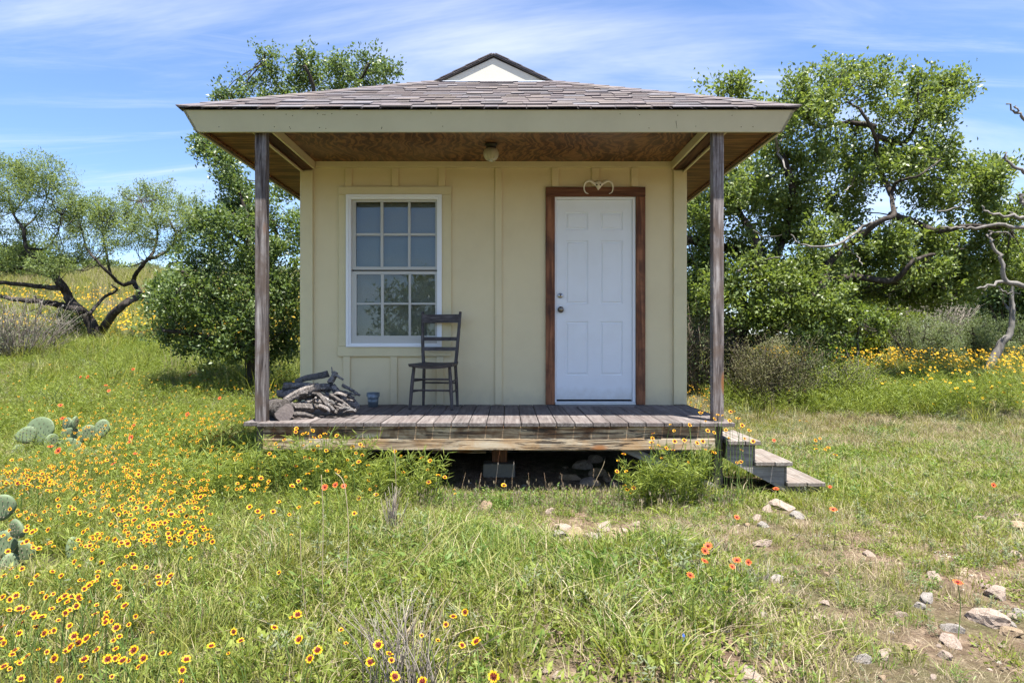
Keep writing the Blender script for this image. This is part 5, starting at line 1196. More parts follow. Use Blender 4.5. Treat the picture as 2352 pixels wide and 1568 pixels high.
def proto(kind, arrs, m):
    c = PROTO.setdefault(kind, bpy.data.collections.new('tufts_' + kind))
    v, f = arrs; me = qmesh(kind, v, f); me.materials.append(m)
    o = bpy.data.objects.new('tuft_%s_%02d' % (kind, len(c.objects)), me); c.objects.link(o)
rg = np.random.default_rng(21)
for i in range(4):
    proto('fine', blade_arrays(40, .13, .035, .16, .0035, .007, .7, rg), M['grass'])
    proto('lawn', blade_arrays(58, .20, .018, .08, .004, .007, .8, rg), M['grass'])
    proto('broad', blade_arrays(30, .10, .06, .19, .004, .008, .85, rg, 1.2), M['grassb'])
    proto('straw', blade_arrays(30, .14, .03, .15, .003, .0055, 1.1, rg), M['straw'])
    # thread-leaved flower foliage: upright stems with side leaves
    def stems(ns, h0, h1, nleaf, L, Wd, spread, ang):
        ps = []
        st, sf = blade_arrays(ns, spread, h0, h1, .003, .004, .25, rg); ps.append((st, sf))
        k = rg.integers(0, ns, nleaf); S = st.reshape(ns, 5, 3); u = rg.uniform(.1, 1, nleaf)[:, None]
        mid = (S[:, 2] + S[:, 3]) / 2; bs = (S[:, 0] + S[:, 1]) / 2
        pos = np.where(u < .55, bs[k] + (mid[k] - bs[k]) * (u / .55), mid[k] + (S[k, 4] - mid[k]) * ((u - .55) / .45))
        a = rg.uniform(0, 6.283, nleaf); d = np.stack([np.cos(a), np.sin(a), rg.uniform(ang - .4, ang + .6, nleaf)], -1)
        ps.append(leaf_arrays(nleaf, pos, d, rg.uniform(.6, 1.2, nleaf) * L, rg.uniform(.6, 1.2, nleaf) * Wd, rg)); return join(ps)
    proto('feather', stems(10, .14, .34, 110, .065, .0062, .12, .5), M['weed'])
    proto('leafy', stems(8, .05, .15, 52, .05, .013, .10, .3), M['grassb'])
    proto('grey', stems(8, .06, .18, 80, .035, .009, .10, .4), M['greyweed'])
    a = rg.uniform(0, 6.283, 60); r = .16 * np.sqrt(rg.uniform(0, 1, 60)); ps = np.stack([r * np.cos(a), r * np.sin(a), rg.uniform(.0, .035, 60)], -1)
    proto('low', leaf_arrays(60, ps, np.stack([np.cos(a + rg.normal(0, 1, 60)), np.sin(a + rg.normal(0, 1, 60)), rg.uniform(.1, .9, 60)], -1), rg.uniform(.022, .06, 60), rg.uniform(.010, .022, 60), rg), M['weed'])
    # plantain-like pale seed heads
    n = 7; st, sf = blade_arrays(n, .10, .12, .26, .0022, .003, .15, rg); S = st.reshape(n, 5, 3)
    hd = leaf_arrays(n * 3, np.repeat(S[:, 4], 3, 0) - np.array([0, 0, .03]), rg.normal(0, .12, (n * 3, 3)) + np.array([0, 0, 1.]), np.full(n * 3, .045), np.full(n * 3, .010), rg)
    proto('seed', join([(st, sf), hd]), M['straw'])
    proto('litter', blade_arrays(34, .18, .004, .03, .002, .005, 4.0, rg, .2), M['straw'])
    a = rg.uniform(0, 6.283, 26); r = .14 * np.sqrt(rg.uniform(0, 1, 26)); ps = np.stack([r * np.cos(a), r * np.sin(a), rg.uniform(.02, .06, 26)], -1)
    proto('white', leaf_arrays(26, ps, rg.normal(size=(26, 3)), np.full(26, .010), np.full(26, .010), rg), M['vinyl'])
    hs, hf = blade_arrays(40, .16, .25, .6, .003, .006, .4, rg); proto('tall_straw', (hs, hf), M['straw'])
    hs, hf = blade_arrays(52, .2, .12, .38, .006, .012, .5, rg); proto('tall_green', (hs, hf), M['grass'])
def gn_scatter(name, label, kind, pts, scl, idx, rot=None):
    n = len(pts); me = bpy.data.meshes.new(name); me.vertices.add(n); me.vertices.foreach_set('co', np.asarray(pts, np.float32).ravel())
    a = me.attributes.new('scl', 'FLOAT', 'POINT'); a.data.foreach_set('value', np.asarray(scl, np.float32))
    a = me.attributes.new('idx', 'INT', 'POINT'); a.data.foreach_set('value', np.asarray(idx, np.int32))
    r = np.zeros((n, 3), np.float32); r[:, 2] = RNG.uniform(0, 6.283, n); r[:, :2] = RNG.normal(0, .08, (n, 2))
    if rot is not None: r = np.asarray(rot, np.float32)
    a = me.attributes.new('rot', 'FLOAT_VECTOR', 'POINT'); a.data.foreach_set('vector', r.ravel())
    o = bpy.data.objects.new(name, me); COL.objects.link(o); tag(o, label, None, None, 'stuff')
    ng = bpy.data.node_groups.new(name + '_scatter', 'GeometryNodeTree')
    ng.interface.new_socket('Geometry', in_out='INPUT', socket_type='NodeSocketGeometry'); ng.interface.new_socket('Geometry', in_out='OUTPUT', socket_type='NodeSocketGeometry')
    gi = ng.nodes.new('NodeGroupInput'); go = ng.nodes.new('NodeGroupOutput')
    ci = ng.nodes.new('GeometryNodeCollectionInfo'); ci.inputs['Collection'].default_value = PROTO[kind]; ci.inputs['Separate Children'].default_value = True; ci.inputs['Reset Children'].default_value = True
    ip = ng.nodes.new('GeometryNodeInstanceOnPoints'); ip.inputs['Pick Instance'].default_value = True
    def attr(nm, t):
        q = ng.nodes.new('GeometryNodeInputNamedAttribute'); q.data_type = t; q.inputs['Name'].default_value = nm; return q.outputs['Attribute']
    L = ng.links.new
    L(gi.outputs[0], ip.inputs['Points']); L(ci.outputs[0], ip.inputs['Instance']); L(attr('idx', 'INT'), ip.inputs['Instance Index'])
    e2r = ng.nodes.new('FunctionNodeEulerToRotation'); L(attr('rot', 'FLOAT_VECTOR'), e2r.inputs[0]); L(e2r.outputs[0], ip.inputs['Rotation'])
    L(attr('scl', 'FLOAT'), ip.inputs['Scale']); L(ip.outputs[0], go.inputs[0])
    md = o.modifiers.new('scatter', 'NODES'); md.node_group = ng
    return o
def keep_off(x, y):
    deckm = (x > -2.12) & (x < 1.85) & (y > 5.62) & (y < 11.3)
    st = (x > 1.7) & (x < 2.58) & (y > 5.47) & (y < 6.2)
    return ~(deckm | st)
def field(n, y0, y1, margin=2.0, k=.78):
    y = y0 + (y1 - y0) * RNG.uniform(0, 1, int(n * 2.2)) ** (.62 if y1 < 13 else .7)
    hw = k * y + margin; x = RNG.uniform(-1, 1, len(y)) * (k * y1 + margin); ok = (np.abs(x) < hw) & keep_off(x, y)
    x, y = x[ok][:n], y[ok][:n]; return x, y
def zone(x, y):
    left = sm(.3, -1.6, x + .12 * (y - 4)); mid = np.exp(-((x - .25) / 1.0) ** 2 - ((y - 3.75) / .75) ** 2)
    lawn = sm(1.2, 2.6, x) * sm(5.2, 6.8, y); dry = sm(.6, 1.6, x) * sm(5.6, 4.6, y); sand = np.exp(-((x - .62) / .62) ** 2 - ((y - 4.5) / .26) ** 2)
    return left, mid, lawn, dry, sand
def scatter(name, label, kind, n, y0, y1, dens, smin, smax, sink=.0, margin=2.0):
    x, y = field(n * 3, y0, y1, margin); p = np.clip(dens(x, y), 0, 1); ok = RNG.uniform(0, 1, len(x)) < p
    for (rx, ry, rs) in CLEAR + CLEARP:
        if rs < .035: continue
        ok &= ~((np.abs(x - rx) < rs * 1.05) & (y < ry + rs * .8) & (y > ry - rs * 1.1 - (.10 if rs < .1599 or rs > .1601 else .14)))
    x, y = x[ok][:n], y[ok][:n]; z = G(x, y) - sink
    zn = zone(x, y); patch = (.75 + .5 * vnoise(x, y, .8, 17)) * (1 - .45 * zn[3] - .4 * zn[4] - .25 * zn[2]) * (.66 + .34 * sm(1.8, 3.3, y)) * (1 - .5 * sm(-.95, -.7, x) * sm(1.2, 1.0, x) * sm(4.2, 4.8, y) * sm(6.2, 5.7, y))
    return gn_scatter(name, label, kind, np.stack([x, y, z], -1), RNG.uniform(smin, smax, len(x)) * patch, RNG.integers(0, 4, len(x)))
N = vnoise
scatter('grass', 'fine green grass over the meadow', 'fine', 11000, 1.6, 9.5, lambda x, y: (.25 + .65 * zone(x, y)[0] + .2 * zone(x, y)[1] - .0 * zone(x, y)[3] - .2 * zone(x, y)[2]) * (.35 + .9 * N(x, y, .5, 1)) * (1 - .9 * zone(x, y)[4]), .7, 1.25)
scatter('lawn_grass', 'short green grass right of the cabin', 'lawn', 11000, 1.8, 13, lambda x, y: (.10 + zone(x, y)[2] + .22 * zone(x, y)[3]) * (.5 + .6 * N(x, y, .9, 2)), .7, 1.2)
scatter('clumped_grass', 'broad bladed bright green grass before the porch', 'broad', 3000, 1.7, 8, lambda x, y: (.12 + .85 * zone(x, y)[1] + .06 * zone(x, y)[0] - .05 * zone(x, y)[3]) * (.2 + 1.0 * N(x, y, .6, 4)) * (1 - zone(x, y)[4]), .6, 1.15)
scatter('dry_grass', 'dry straw grass of the foreground', 'straw', 12000, 1.6, 12, lambda x, y: (.30 + .5 * zone(x, y)[3] + .2 * zone(x, y)[2] + .3 * zone(x, y)[4] + .08 * zone(x, y)[0]) * (.3 + .9 * N(x, y, .7, 6)), .6, 1.3)
scatter('flower_foliage', 'feathery flower foliage on the left slope', 'feather', 5200, 1.6, 14, lambda x, y: (.03 + .85 * zone(x, y)[0] + .25 * zone(x, y)[1]) * (.25 + 1.0 * N(x, y, .9, 8)) * (1 - .9 * zone(x, y)[2]), .6, 1.15)
scatter('weeds', 'low leafy weeds between the grass', 'leafy', 4200, 1.7, 9, lambda x, y: (.2 + .6 * zone(x, y)[1] - .02 * zone(x, y)[3]) * (.1 + 1.0 * N(x, y, .45, 9)) * (1 - .8 * zone(x, y)[4]), .6, 1.2)
scatter('grey_weeds', 'grey green herbs in the stony ground', 'grey', 5000, 1.7, 14, lambda x, y: (.15 + .4 * zone(x, y)[3] + .25 * sm(7, 10, y) + .2 * zone(x, y)[0]) * (.2 + 1.0 * N(x, y, .5, 10)), .6, 1.2)
scatter('ground_cover', 'tiny green plants hugging the soil', 'low', 7500, 1.6, 8, lambda x, y: (.5 - .28 * zone(x, y)[3]) * (.3 + .9 * N(x, y, .5, 12)) * (1 - .6 * zone(x, y)[4]), .7, 1.3)
scatter('far_grass', 'taller green grass of the far meadow', 'tall_green', 15000, 9, 48, lambda x, y: .3 + .7 * N(x, y, 3, 14), .8, 1.5, margin=4)
scatter('far_dry_grass', 'pale dry grass on the hill and far meadow', 'tall_straw', 6000, 9, 48, lambda x, y: (.10 + .9 * sm(20, 30, y) * sm(-4, -9, x)) * (.3 + .8 * N(x, y, 4, 15)), .6, 1.3, margin=4)
scatter('plant_litter', 'fallen dry straw on the bare soil', 'litter', 8000, 1.6, 9, lambda x, y: (.45 + .5 * zone(x, y)[3] + .5 * zone(x, y)[4]) * (.3 + .9 * N(x, y, .4, 22)), .7, 1.4)
scatter('tiny_white_flowers', 'specks of tiny white flowers in the stony grass', 'white', 170, 1.8, 6, lambda x, y: (.02 + zone(x, y)[3]) * sm(.45, .7, N(x, y, .6, 23)), .6, 1.1)
c = PROTO.setdefault('pebbles', bpy.data.collections.new('tufts_pebbles'))
for k in range(4):
    bm = bmesh.new(); bmesh.ops.create_icosphere(bm, subdivisions=2, radius=.02)
    for v in bm.verts: v.co = Vector((v.co.x * rfp.uniform(.8, 1.2), v.co.y * rfp.uniform(.8, 1.2), v.co.z * rfp.uniform(.45, .7)))
    me = bpy.data.meshes.new('pebble'); bm.to_mesh(me); bm.free(); me.materials.append(M[('rockp', 'rockg', 'rockt', 'rockp')[k]]); c.objects.link(bpy.data.objects.new('pebble_%d' % k, me))
scatter('gravel', 'loose pale gravel in the bare soil', 'pebbles', 3200, 1.7, 7, lambda x, y: (.04 + .7 * zone(x, y)[3] + 1.0 * zone(x, y)[4]) * sm(.35, .75, N(x, y, .5, 24)), .35, 1.5)
# bristly strip of seed heads along the front of the porch
x = RNG.uniform(-.9, 1.75, 210); y = 5.10 + RNG.normal(0, .16, 210); z = G(x, y)
gn_scatter('seed_heads', 'pale plantain seed heads along the porch gap', 'seed', np.stack([x, y, z], -1), RNG.uniform(.3, .75, 210), RNG.integers(0, 4, 210))
x = RNG.uniform(-2.4, 1.75, 330); y = 5.22 + RNG.normal(0, .12, 330); z = G(x, y)
gn_scatter('porch_weeds', 'green weeds growing along the front of the porch', 'leafy', np.stack([x, y, z], -1), RNG.uniform(.3, .8, 330), RNG.integers(0, 4, 330))

# taller leafy flower bushes against the porch
def flower_bush(label, cx_, cy_, w, h, n, nleaf):
    base = Vector((cx_, cy_, Gf(cx_, cy_))); o = empty('flower_bush', base, label, 'plant', 'leafy flower plants against the porch')
    tb = Tubes(); seg = []
    for i in range(n):
        a = random.uniform(0, 6.28); q = random.random() ** .5
        s = base + Vector((w * .35 * q * math.cos(a), .12 * q * math.sin(a), -.01)); e = s + Vector((w * .55 * q * math.cos(a) + random.uniform(-.05, .05), -.05 + .12 * q * math.sin(a), h * random.uniform(.6, 1.0)))
        m_ = s + (e - s) * .5 + Vector((random.uniform(-.04, .04), 0, .03)); tb.add([s, m_, e], [.0035, .003, .0015], 6, 4); seg.append((s, m_, e))
    tb.build('stems', M['stem'], o)['kind'] = 'stuff'
    S = np.array([[list(q) for q in s] for s in seg]); k = RNG.integers(0, n, nleaf); u = RNG.uniform(.1, 1, nleaf)[:, None]
    pos = np.where(u < .5, S[k, 0] + (S[k, 1] - S[k, 0]) * u * 2, S[k, 1] + (S[k, 2] - S[k, 1]) * (u * 2 - 1)); 
    leaves('foliage', pos + RNG.normal(0, .012, pos.shape), RNG.normal(size=(nleaf, 3)) * np.array([1, 1, .6]) + np.array([0, 0, .45]), RNG.uniform(.05, .11, nleaf), RNG.uniform(.004, .008, nleaf), M['weed'], o)
flower_bush('bushy flower plant with thread leaves under the left end of the porch', -1.45, 5.22, .55, .55, 46, 3200)
flower_bush('bushy flower plant left of the dark porch gap', -1.0, 5.18, .34, .44, 26, 1500)
flower_bush('tall thin flower plant at the left of the dark porch gap', -.62, 5.2, .26, .42, 16, 700)
flower_bush('bushy green flower plant right of the dark porch gap', 1.05, 5.2, .30, .36, 26, 1300)
flower_bush('bushy green flower plant in front of the right porch post', 1.33, 5.18, .30, .48, 32, 1700)
flower_bush('green flower plant at the left porch post', -2.05, 5.15, .5, .48, 40, 2600)

# ------------------------------------------------------------------ flowers
def head_mesh(rad, n, rng, cup=.25, teeth=True):
    V = []; F = []; 
    for i in range(n):
        a = 6.283 * i / n + rng.uniform(-.08, .08); w = 6.283 / n * .46; c, s = math.cos, math.sin
        r = rad * rng.uniform(.92, 1.05); z1 = rad * cup * rng.uniform(.2, 1.3); k = len(V)
        V += [(.25 * rad * c(a - w * .6), .25 * rad * s(a - w * .6), 0), (.25 * rad * c(a + w * .6), .25 * rad * s(a + w * .6), 0),
              (.72 * r * c(a + w), .72 * r * s(a + w), z1 * .6), (r * c(a + w * .5), r * s(a + w * .5), z1), (.93 * r * c(a), .93 * r * s(a), z1 * .9), (r * c(a - w * .5), r * s(a - w * .5), z1), (.72 * r * c(a - w), .72 * r * s(a - w), z1 * .6)]
        F.append([k, k + 1, k + 2, k + 3, k + 4, k + 5, k + 6])
    return V, F
def ring_mesh(r0, z0, n=8, h=.5):
    V = [(0, 0, z0 + r0 * h)]; F = []
    for j, (rr, zz) in enumerate(((.55, .38), (1.0, .0))):
        for i in range(n): a = 6.283 * i / n; V.append((r0 * rr * math.cos(a), r0 * rr * math.sin(a), z0 + r0 * h * zz * 2))
    for i in range(n):
        F.append([0, 1 + i, 1 + (i + 1) % n]); F.append([1 + i, 1 + n + i, 1 + n + (i + 1) % n, 1 + (i + 1) % n])
    return V, F
rfl = random.Random(9)
FL = []
for k in range(4):
    pv, pf = head_mesh(.0185, 8, rfl); me1 = pmesh('petals', pv, pf); me1.materials.append(M['petal'])
    # maroon blotch at the petal bases, its own flat ring just over them, and the domed disc
    bv, bf = head_mesh(.0118, 8, rfl, .30); bv = [(x, y, z + .0016) for x, y, z in bv]; cv, cf = ring_mesh(.0062, .0018, 9, .75)
    me2 = pmesh('centre', bv + cv, bf + [[i + len(bv) for i in f] for f in cf]); me2.materials.append(M['maroon'])
    FL.append((me1, me2))
RF = []
for k in range(2):
    pv, pf = head_mesh(.024, 10, rfl, .2); me1 = pmesh('petals', pv, pf); me1.materials.append(M['redpetal'])
    n = len(pv)
    tv, tf = [], []
    for i in range(10):
        q = pv[i * 7 + 2:i * 7 + 7]; kk = len(tv); c = Vector(pv[i * 7 + 4])
        tv += [tuple(Vector(p) * 1.02 + Vector((0, 0, .0012))) for p in (pv[i * 7 + 3], pv[i * 7 + 4], pv[i * 7 + 5])] + [tuple(Vector(pv[i * 7 + 4]) * .84 + Vector((0, 0, .0014)))]
        tf.append([kk, kk + 1, kk + 2, kk + 3])
    me3 = pmesh('petal_tips', tv, tf); me3.materials.append(M['petal'])
    cv, cf = ring_mesh(.0088, .0018, 9, .8); me2 = pmesh('centre', cv, cf); me2.materials.append(M['maroon']); RF.append((me1, me2, me3))
tb = Tubes(); tb.add([Vector((.0, 0, 0)), Vector((.035, .01, .55)), Vector((0, 0, 1))], [.0016, .0016, .0014], 7, 4)
v_ = np.concatenate(tb.v); f_ = np.concatenate(tb.f); stem_me = qmesh('stem', v_, f_, True); stem_me.materials.append(M['stem'])
def flower(x, y, h, label, group, red=False, size=1.0, D=None):
    b = at_height(x, y, h)
    if D is not None:
        b = Vector(((x - VX) / FPX * D, D, 0)); b.z = Gf(b.x, b.y); h = P(x, y, D).z - b.z
    o = bpy.data.objects.new('blanket_flower' if red else 'coreopsis_flower', None); COL.objects.link(o); o.location = b; o.empty_display_size = .05
    tag(o, label, 'flower', group)
    rz = rfl.uniform(0, 6.28)
    st = bpy.data.objects.new('stem', stem_me); COL.objects.link(st); st.parent = o; st.scale = (rfl.uniform(.6, 1.6), rfl.uniform(.6, 1.6), h); st.rotation_euler = (0, 0, rz)
    # heads nod towards the light and, here and there, the viewer
    tilt = Euler((rfl.uniform(.0, 1.0), rfl.uniform(-.5, .5), 0), 'XYZ') if not red else Euler((rfl.uniform(.2, 1.1), rfl.uniform(-.4, .4), 0), 'XYZ')
    s = size * rfl.choice((.55, .7, .85, .95, 1.0, 1.08))
    for i, me in enumerate(rfl.choice(RF if red else FL)):
        q = bpy.data.objects.new(('petals', 'centre', 'petal_tips')[i], me); COL.objects.link(q); q.parent = o; q.location = (0, 0, h); q.rotation_euler = tilt; q.scale = (s, s, s)
    return o
def cv1(x, y): return x / 2.160, 842.3 + y / 2.160          # left field crop
def cv2(x, y): return (800 + x / 2.42) / 1.306, (1400 + y / 2.42) / 1.306
def cv3(x, y): return (1500 + x / 2.42) / 1.306, (1400 + y / 2.42) / 1.306
def cv5(x, y): return (700 + x / 2.352) / 1.306, (1200 + y / 2.352) / 1.306
def cv6(x, y): return (1600 + x / 2.352) / 1.306, (1200 + y / 2.352) / 1.306
A = [(370,965),(455,950),(390,990),(85,1040),(155,1075),(110,1000),(260,1015),(305,1035),(20,1035),(415,1060),(438,1075),(480,1060),(550,1030),(575,1060),(590,1000),(487,1015),(667,995),(728,993),(785,1040),(848,1035),(790,1073),(833,1068),(712,1078),(945,950),(628,940),(342,1105),(265,1125),(300,1152),(335,1165),(395,1155),(380,1185),(450,1162),(480,1180),(590,1140),(620,1183),(97,1198),(138,1193),(168,1225),(208,1240),(258,1198),(325,1220),(345,1205),(290,1255),(475,1225),(530,1217),(555,1260),(525,1265),(640,1277),(10,1290),(15,1140),(95,1320),(178,1290),(222,1320),(430,1345),(755,1318),(75,1405),(190,1400),(352,1388),(480,1403),(418,1450),(535,1448),(572,1445),(640,1458),(712,1445),(688,1487),(415,1490),(808,1420),(842,1420),(925,1450),(905,1503),(400,1535),(105,1545),(95,1460),(295,1555),(20,1485),(1160,1312),(1195,1357),(1048,1383),(1133,1420),(555,1535),(900,1560)]
g0 = 'yellow flowers of the meadow'
for x, y in A:
    flower(*cv1(x, y), rfl.uniform(.18, .34), ('yellow flower with maroon centre at the very bottom of the left foreground' if y > 1380 else 'yellow flower with maroon centre among the loose drift in the left foreground grass' if x < 420 else 'yellow flower with maroon centre between the left drift and the dry stalks') if y > 1095 else 'yellow flower with maroon centre just right of the pale cactus at the left edge' if x < 620 else 'yellow flower with maroon centre in the small row left of the tall pale stalks', g0, size=.74)
B = [(90,765),(195,1090),(225,1070),(55,1165),(540,1180),(575,1278),(810,1290),(750,1415),(890,1355),(905,1400),(1243,1258),(1418,1293),(1523,1265),(1355,1085),(1440,1052),(1300,1142),(1125,1222),(930,1520),(1130,1558),(1648,1520),(315,1390),(370,1330),(235,1250),(178,492),(638,337)]
for x, y in B: flower(*cv2(x, y), rfl.uniform(.16, .32), 'yellow flower with maroon centre around the dry stalks in the middle foreground', g0, size=.9)
C_ = [(445,200),(440,222),(560,215),(490,238),(520,232),(645,238),(730,250),(360,280),(405,300),(545,292),(570,265),(612,255),(658,272),(597,322),(300,308),(322,332),(440,360),(565,350),(495,318),(840,330),(897,312),(915,330),(865,372),(910,388),(1140,360),(1183,392),(255,377),(290,397),(1330,405),(1388,427),(655,355),(805,420),(575,420),(535,408),(505,405),(885,435),(950,460),(845,458),(1370,490),(1200,508),(1445,530),(1492,543),(1378,577),(1560,630),(1565,660),(1908,600),(725,490),(745,505),(660,498),(595,468),(620,432),(550,500),(525,520),(375,530),(440,465),(865,490),(960,520),(1005,602),(955,565),(795,540),(965,628),(913,642),(1008,665),(885,690)]
for x, y in C_: flower(*cv5(x, y), .4, ('yellow flower with maroon centre held up against the wooden rim board below the firewood' if y < 345 else 'yellow flower with maroon centre around the dark gap under the porch' if x > 1000 else 'yellow flower with maroon centre in the bushy plants under the firewood end of the porch'), g0, size=1.0, D=5.15 + rfl.uniform(-.12, .12) - .0011 * max(0, y - 380))
E_ = [(965,172),(1102,175),(993,215),(1230,215),(845,235),(840,268),(833,298),(825,337),(883,320),(938,338),(985,353),(997,290),(1065,283),(1155,302),(1195,290),(1215,348),(1250,365),(1278,370),(637,380),(590,502),(655,502),(635,470),(598,428),(905,408),(1092,437),(708,618),(660,630),(693,655),(645,602),(1358,210),(1275,228),(1215,148),(1180,90),(1300,103),(1335,107),(1278,132),(1392,82),(1413,80),(1442,130),(1385,145),(1458,200),(1473,178),(1522,213),(1378,265),(1490,270),(1550,290),(1468,352),(1435,440),(1465,435)]
for x, y in E_: flower(*cv6(x, y), .4, ('yellow flower with maroon centre around the foot of the right porch post' if x > 1160 else 'yellow flower with maroon centre in the bushy plant right of the dark porch gap' if y > 370 else 'yellow flower with maroon centre against the rim board near the right post'), g0, size=1.0, D=5.12 + rfl.uniform(-.12, .12))
for x, y in [(1880,143),(1928,150),(1888,233),(1990,283),(2022,270),(1987,320),(1995,345),(2080,335),(2058,348),(2130,385)]: flower(*cv6(x, y), .34, 'yellow flower with maroon centre on the lawn just right of the steps', g0, size=1.05)
C5b = [(505,625),(415,605),(460,570),(600,678),(590,725),(462,755),(322,717),(205,822),(280,785),(172,783),(115,752),(55,683),(395,805),(853,798),(45,540),(125,550),(195,550),(250,572),(35,385),(130,478),(15,410)]
for x, y in C5b: flower(*cv5(x, y), .32, 'yellow flower with maroon centre in the green bank left of the porch', g0)
for x, y, n, lb in (((60, 260), (505, 585), 26, 'yellow flower with maroon centre in the dense drift below the cactus'), ((640, 1050), (520, 870), 34, 'yellow flower with maroon centre in the meadow drift left of the porch')):
    for k in range(n): flower(*cv1(rfl.uniform(*x), rfl.uniform(*y)), rfl.uniform(.22, .34), lb, g0)
# red blanket flowers
Rl = [('red flower with yellow tips in front of the bottom step', cv6(1712, 625)), ('red flower right of the bottom step', cv6(2092, 610)), ('red flower in the grass left of the rocks by the steps', cv6(1435, 825)), ('small red flower low in the grass right of the steps', cv6(2115, 770)), ('small red flower on the lawn behind the steps', cv6(1697, 283)),
      ('red flower topmost of the close trio in the right foreground', cv3(1510, 573)), ('red flower in the middle of the close trio in the right foreground', cv3(1487, 607)), ('red flower lowest of the close trio in the right foreground', cv3(1483, 682)), ('red flower largest of the three right of the close trio', cv3(1720, 677)), ('red flower lowest of the three right of the close trio', cv3(1685, 722)), ('red flower outermost of the three right of the close trio', cv3(1803, 690)), ('single red flower below the close trio', cv3(1380, 785)),
      ('red flower left of the pair under the porch flowers', cv5(645, 612)), ('red flower facing up among the green bank before the porch', cv5(720, 597)), ('red flower right end of the row in the green bank', cv5(780, 605)), ('small red flower half hidden in grass near the right edge rocks', ((2200 + 1243 / 1.849) / 1.306, (1200 + 1010 / 1.849) / 1.306)),
      ('red flower at the right edge of the lawn', ((2200 + 1442 / 1.849) / 1.306, (1200 + 470 / 1.849) / 1.306))]
for lb, (x, y) in Rl: flower(x, y, .26 if 'porch' not in lb else .34, lb, 'red blanket flowers', True, .88)
for x, y in [(525,92),(540,118),(435,50),(660,12),(300,190),(290,415),(650,350),(645,370),(930,235),(955,265),(1090,155),(565,480),(670,430),(665,290),(250,395),(400,50),(310,255),(945,40)]:
    flower(*cv1(x, y), .3, 'red flower dotted through the meadow behind the cactus', 'red flowers in the left meadow', True, 1.15)
# blue wisp of a flower low on the right
bf = cv3(1338, 1225); b = at_height(*bf, .1)
blue = empty('blue_flower', b, 'tiny blue flower low in the foreground grass', 'flower')
m_b = leafmat('blue_petal', [(0.06, 0.12, 0.55), (0.08, 0.16, 0.62)], .3)
leaves('petals', np.array([list(b + Vector((0, 0, .09)))] * 5), RNG.normal(size=(5, 3)) * .6 + np.array([0, 0, .6]), np.full(5, .02), np.full(5, .011), m_b, blue)
tb = Tubes(); tb.add([b, b + Vector((.01, 0, .09))], .002, 4, 4); tb.build('stem', M['stem'], blue)
# the mass of smaller and farther flower heads
c = PROTO.setdefault('heads', bpy.data.collections.new('tufts_heads'))
for k in range(4):
    me = FL[k][0].copy(); bm = bmesh.new(); bm.from_mesh(me); n0 = len(bm.faces); bm.from_mesh(FL[k][1])
    bm.faces.ensure_lookup_table()
    for f in bm.faces[n0:]: f.material_index = 1
    bm.verts.ensure_lookup_table(); 
    a_ = bm.verts.new((.001, 0, 0)); b_ = bm.verts.new((-.001, 0, 0)); c_ = bm.verts.new((0, .0, -.28)); ff = bm.faces.new((a_, b_, c_)); ff.material_index = 2
    bm.to_mesh(me); bm.free(); me.materials.append(M['maroon']); me.materials.append(M['stem']); o = bpy.data.objects.new('flower_head_%d' % k, me); c.objects.link(o)
c = PROTO.setdefault('farheads', bpy.data.collections.new('tufts_farheads'))
for k in range(4):
    pv, pf = head_mesh(.019, 6, rfl); cv_, cf_ = ring_mesh(.0055, .002, 6, .7)
    me = pmesh('far_head', pv + cv_, pf + [[i + len(pv) for i in f] for f in cf_]); me.materials.append(M['petal']); me.materials.append(M['maroon'])
    for p in list(me.polygons)[len(pf):]: p.material_index = 1
    c.objects.link(bpy.data.objects.new('far_head_%d' % k, me))
def heads(name, label, regs, hmin, hmax, smin=.9, smax=1.2):
    pts = []; 
    for (x0, x1, y0, y1, n) in regs:
        for k in range(n):
            h = rfl.uniform(hmin, hmax); b = at_height(rfl.uniform(x0, x1), rfl.uniform(y0, y1), h)
            if keep_off(np.array([b.x]), np.array([b.y]))[0]: pts.append((b.x, b.y, b.z + h))
    n = len(pts); rot = np.stack([RNG.uniform(.1, 1.1, n), RNG.uniform(-.5, .5, n), np.zeros(n)], -1)
    gn_scatter(name, label, 'heads', pts, RNG.uniform(smin, smax, n), RNG.integers(0, 4, n), rot)
def v1(x0, x1, y0, y1, n): a = cv1(x0, y0); b = cv1(x1, y1); return (a[0], b[0], a[1], b[1], n)
heads('meadow_flowers', 'mass of small yellow flowers over the left meadow', [v1(0, 420, 490, 620, 110), v1(600, 1060, 480, 870, 170), v1(1060, 1330, 420, 620, 70), v1(820, 1240, 220, 430, 230), v1(300, 900, 200, 480, 200), v1(0, 700, 900, 1500, 50), v1(0, 1000, 420, 900, 160), v1(300, 1240, 250, 620, 160), v1(0, 800, 20, 300, 130), v1(420, 640, 480, 800, 40), v1(100, 600, 600, 900, 30), v1(600, 1240, 60, 220, 110), (620, 695, 850, 940, 90), (1575, 1640, 885, 950, 60), (1700, 1900, 850, 905, 40)], .16, .34, .42, .85)
def mass(name, label, n, dens, x0, x1, y0, y1, h0, h1, s0, s1):
    x = RNG.uniform(x0, x1, n * 4); y = RNG.uniform(y0, y1, n * 4); ok = (RNG.uniform(0, 1, n * 4) < dens(x, y)) & keep_off(x, y); x, y = x[ok][:n], y[ok][:n]
    z = G(x, y) + RNG.uniform(h0, h1, len(x)); k = len(x)
    gn_scatter(name, label, 'farheads', np.stack([x, y, z], -1), RNG.uniform(s0, s1, k), RNG.integers(0, 4, k), np.stack([RNG.uniform(.2, 1.1, k), RNG.uniform(-.5, .5, k), np.zeros(k)], -1))
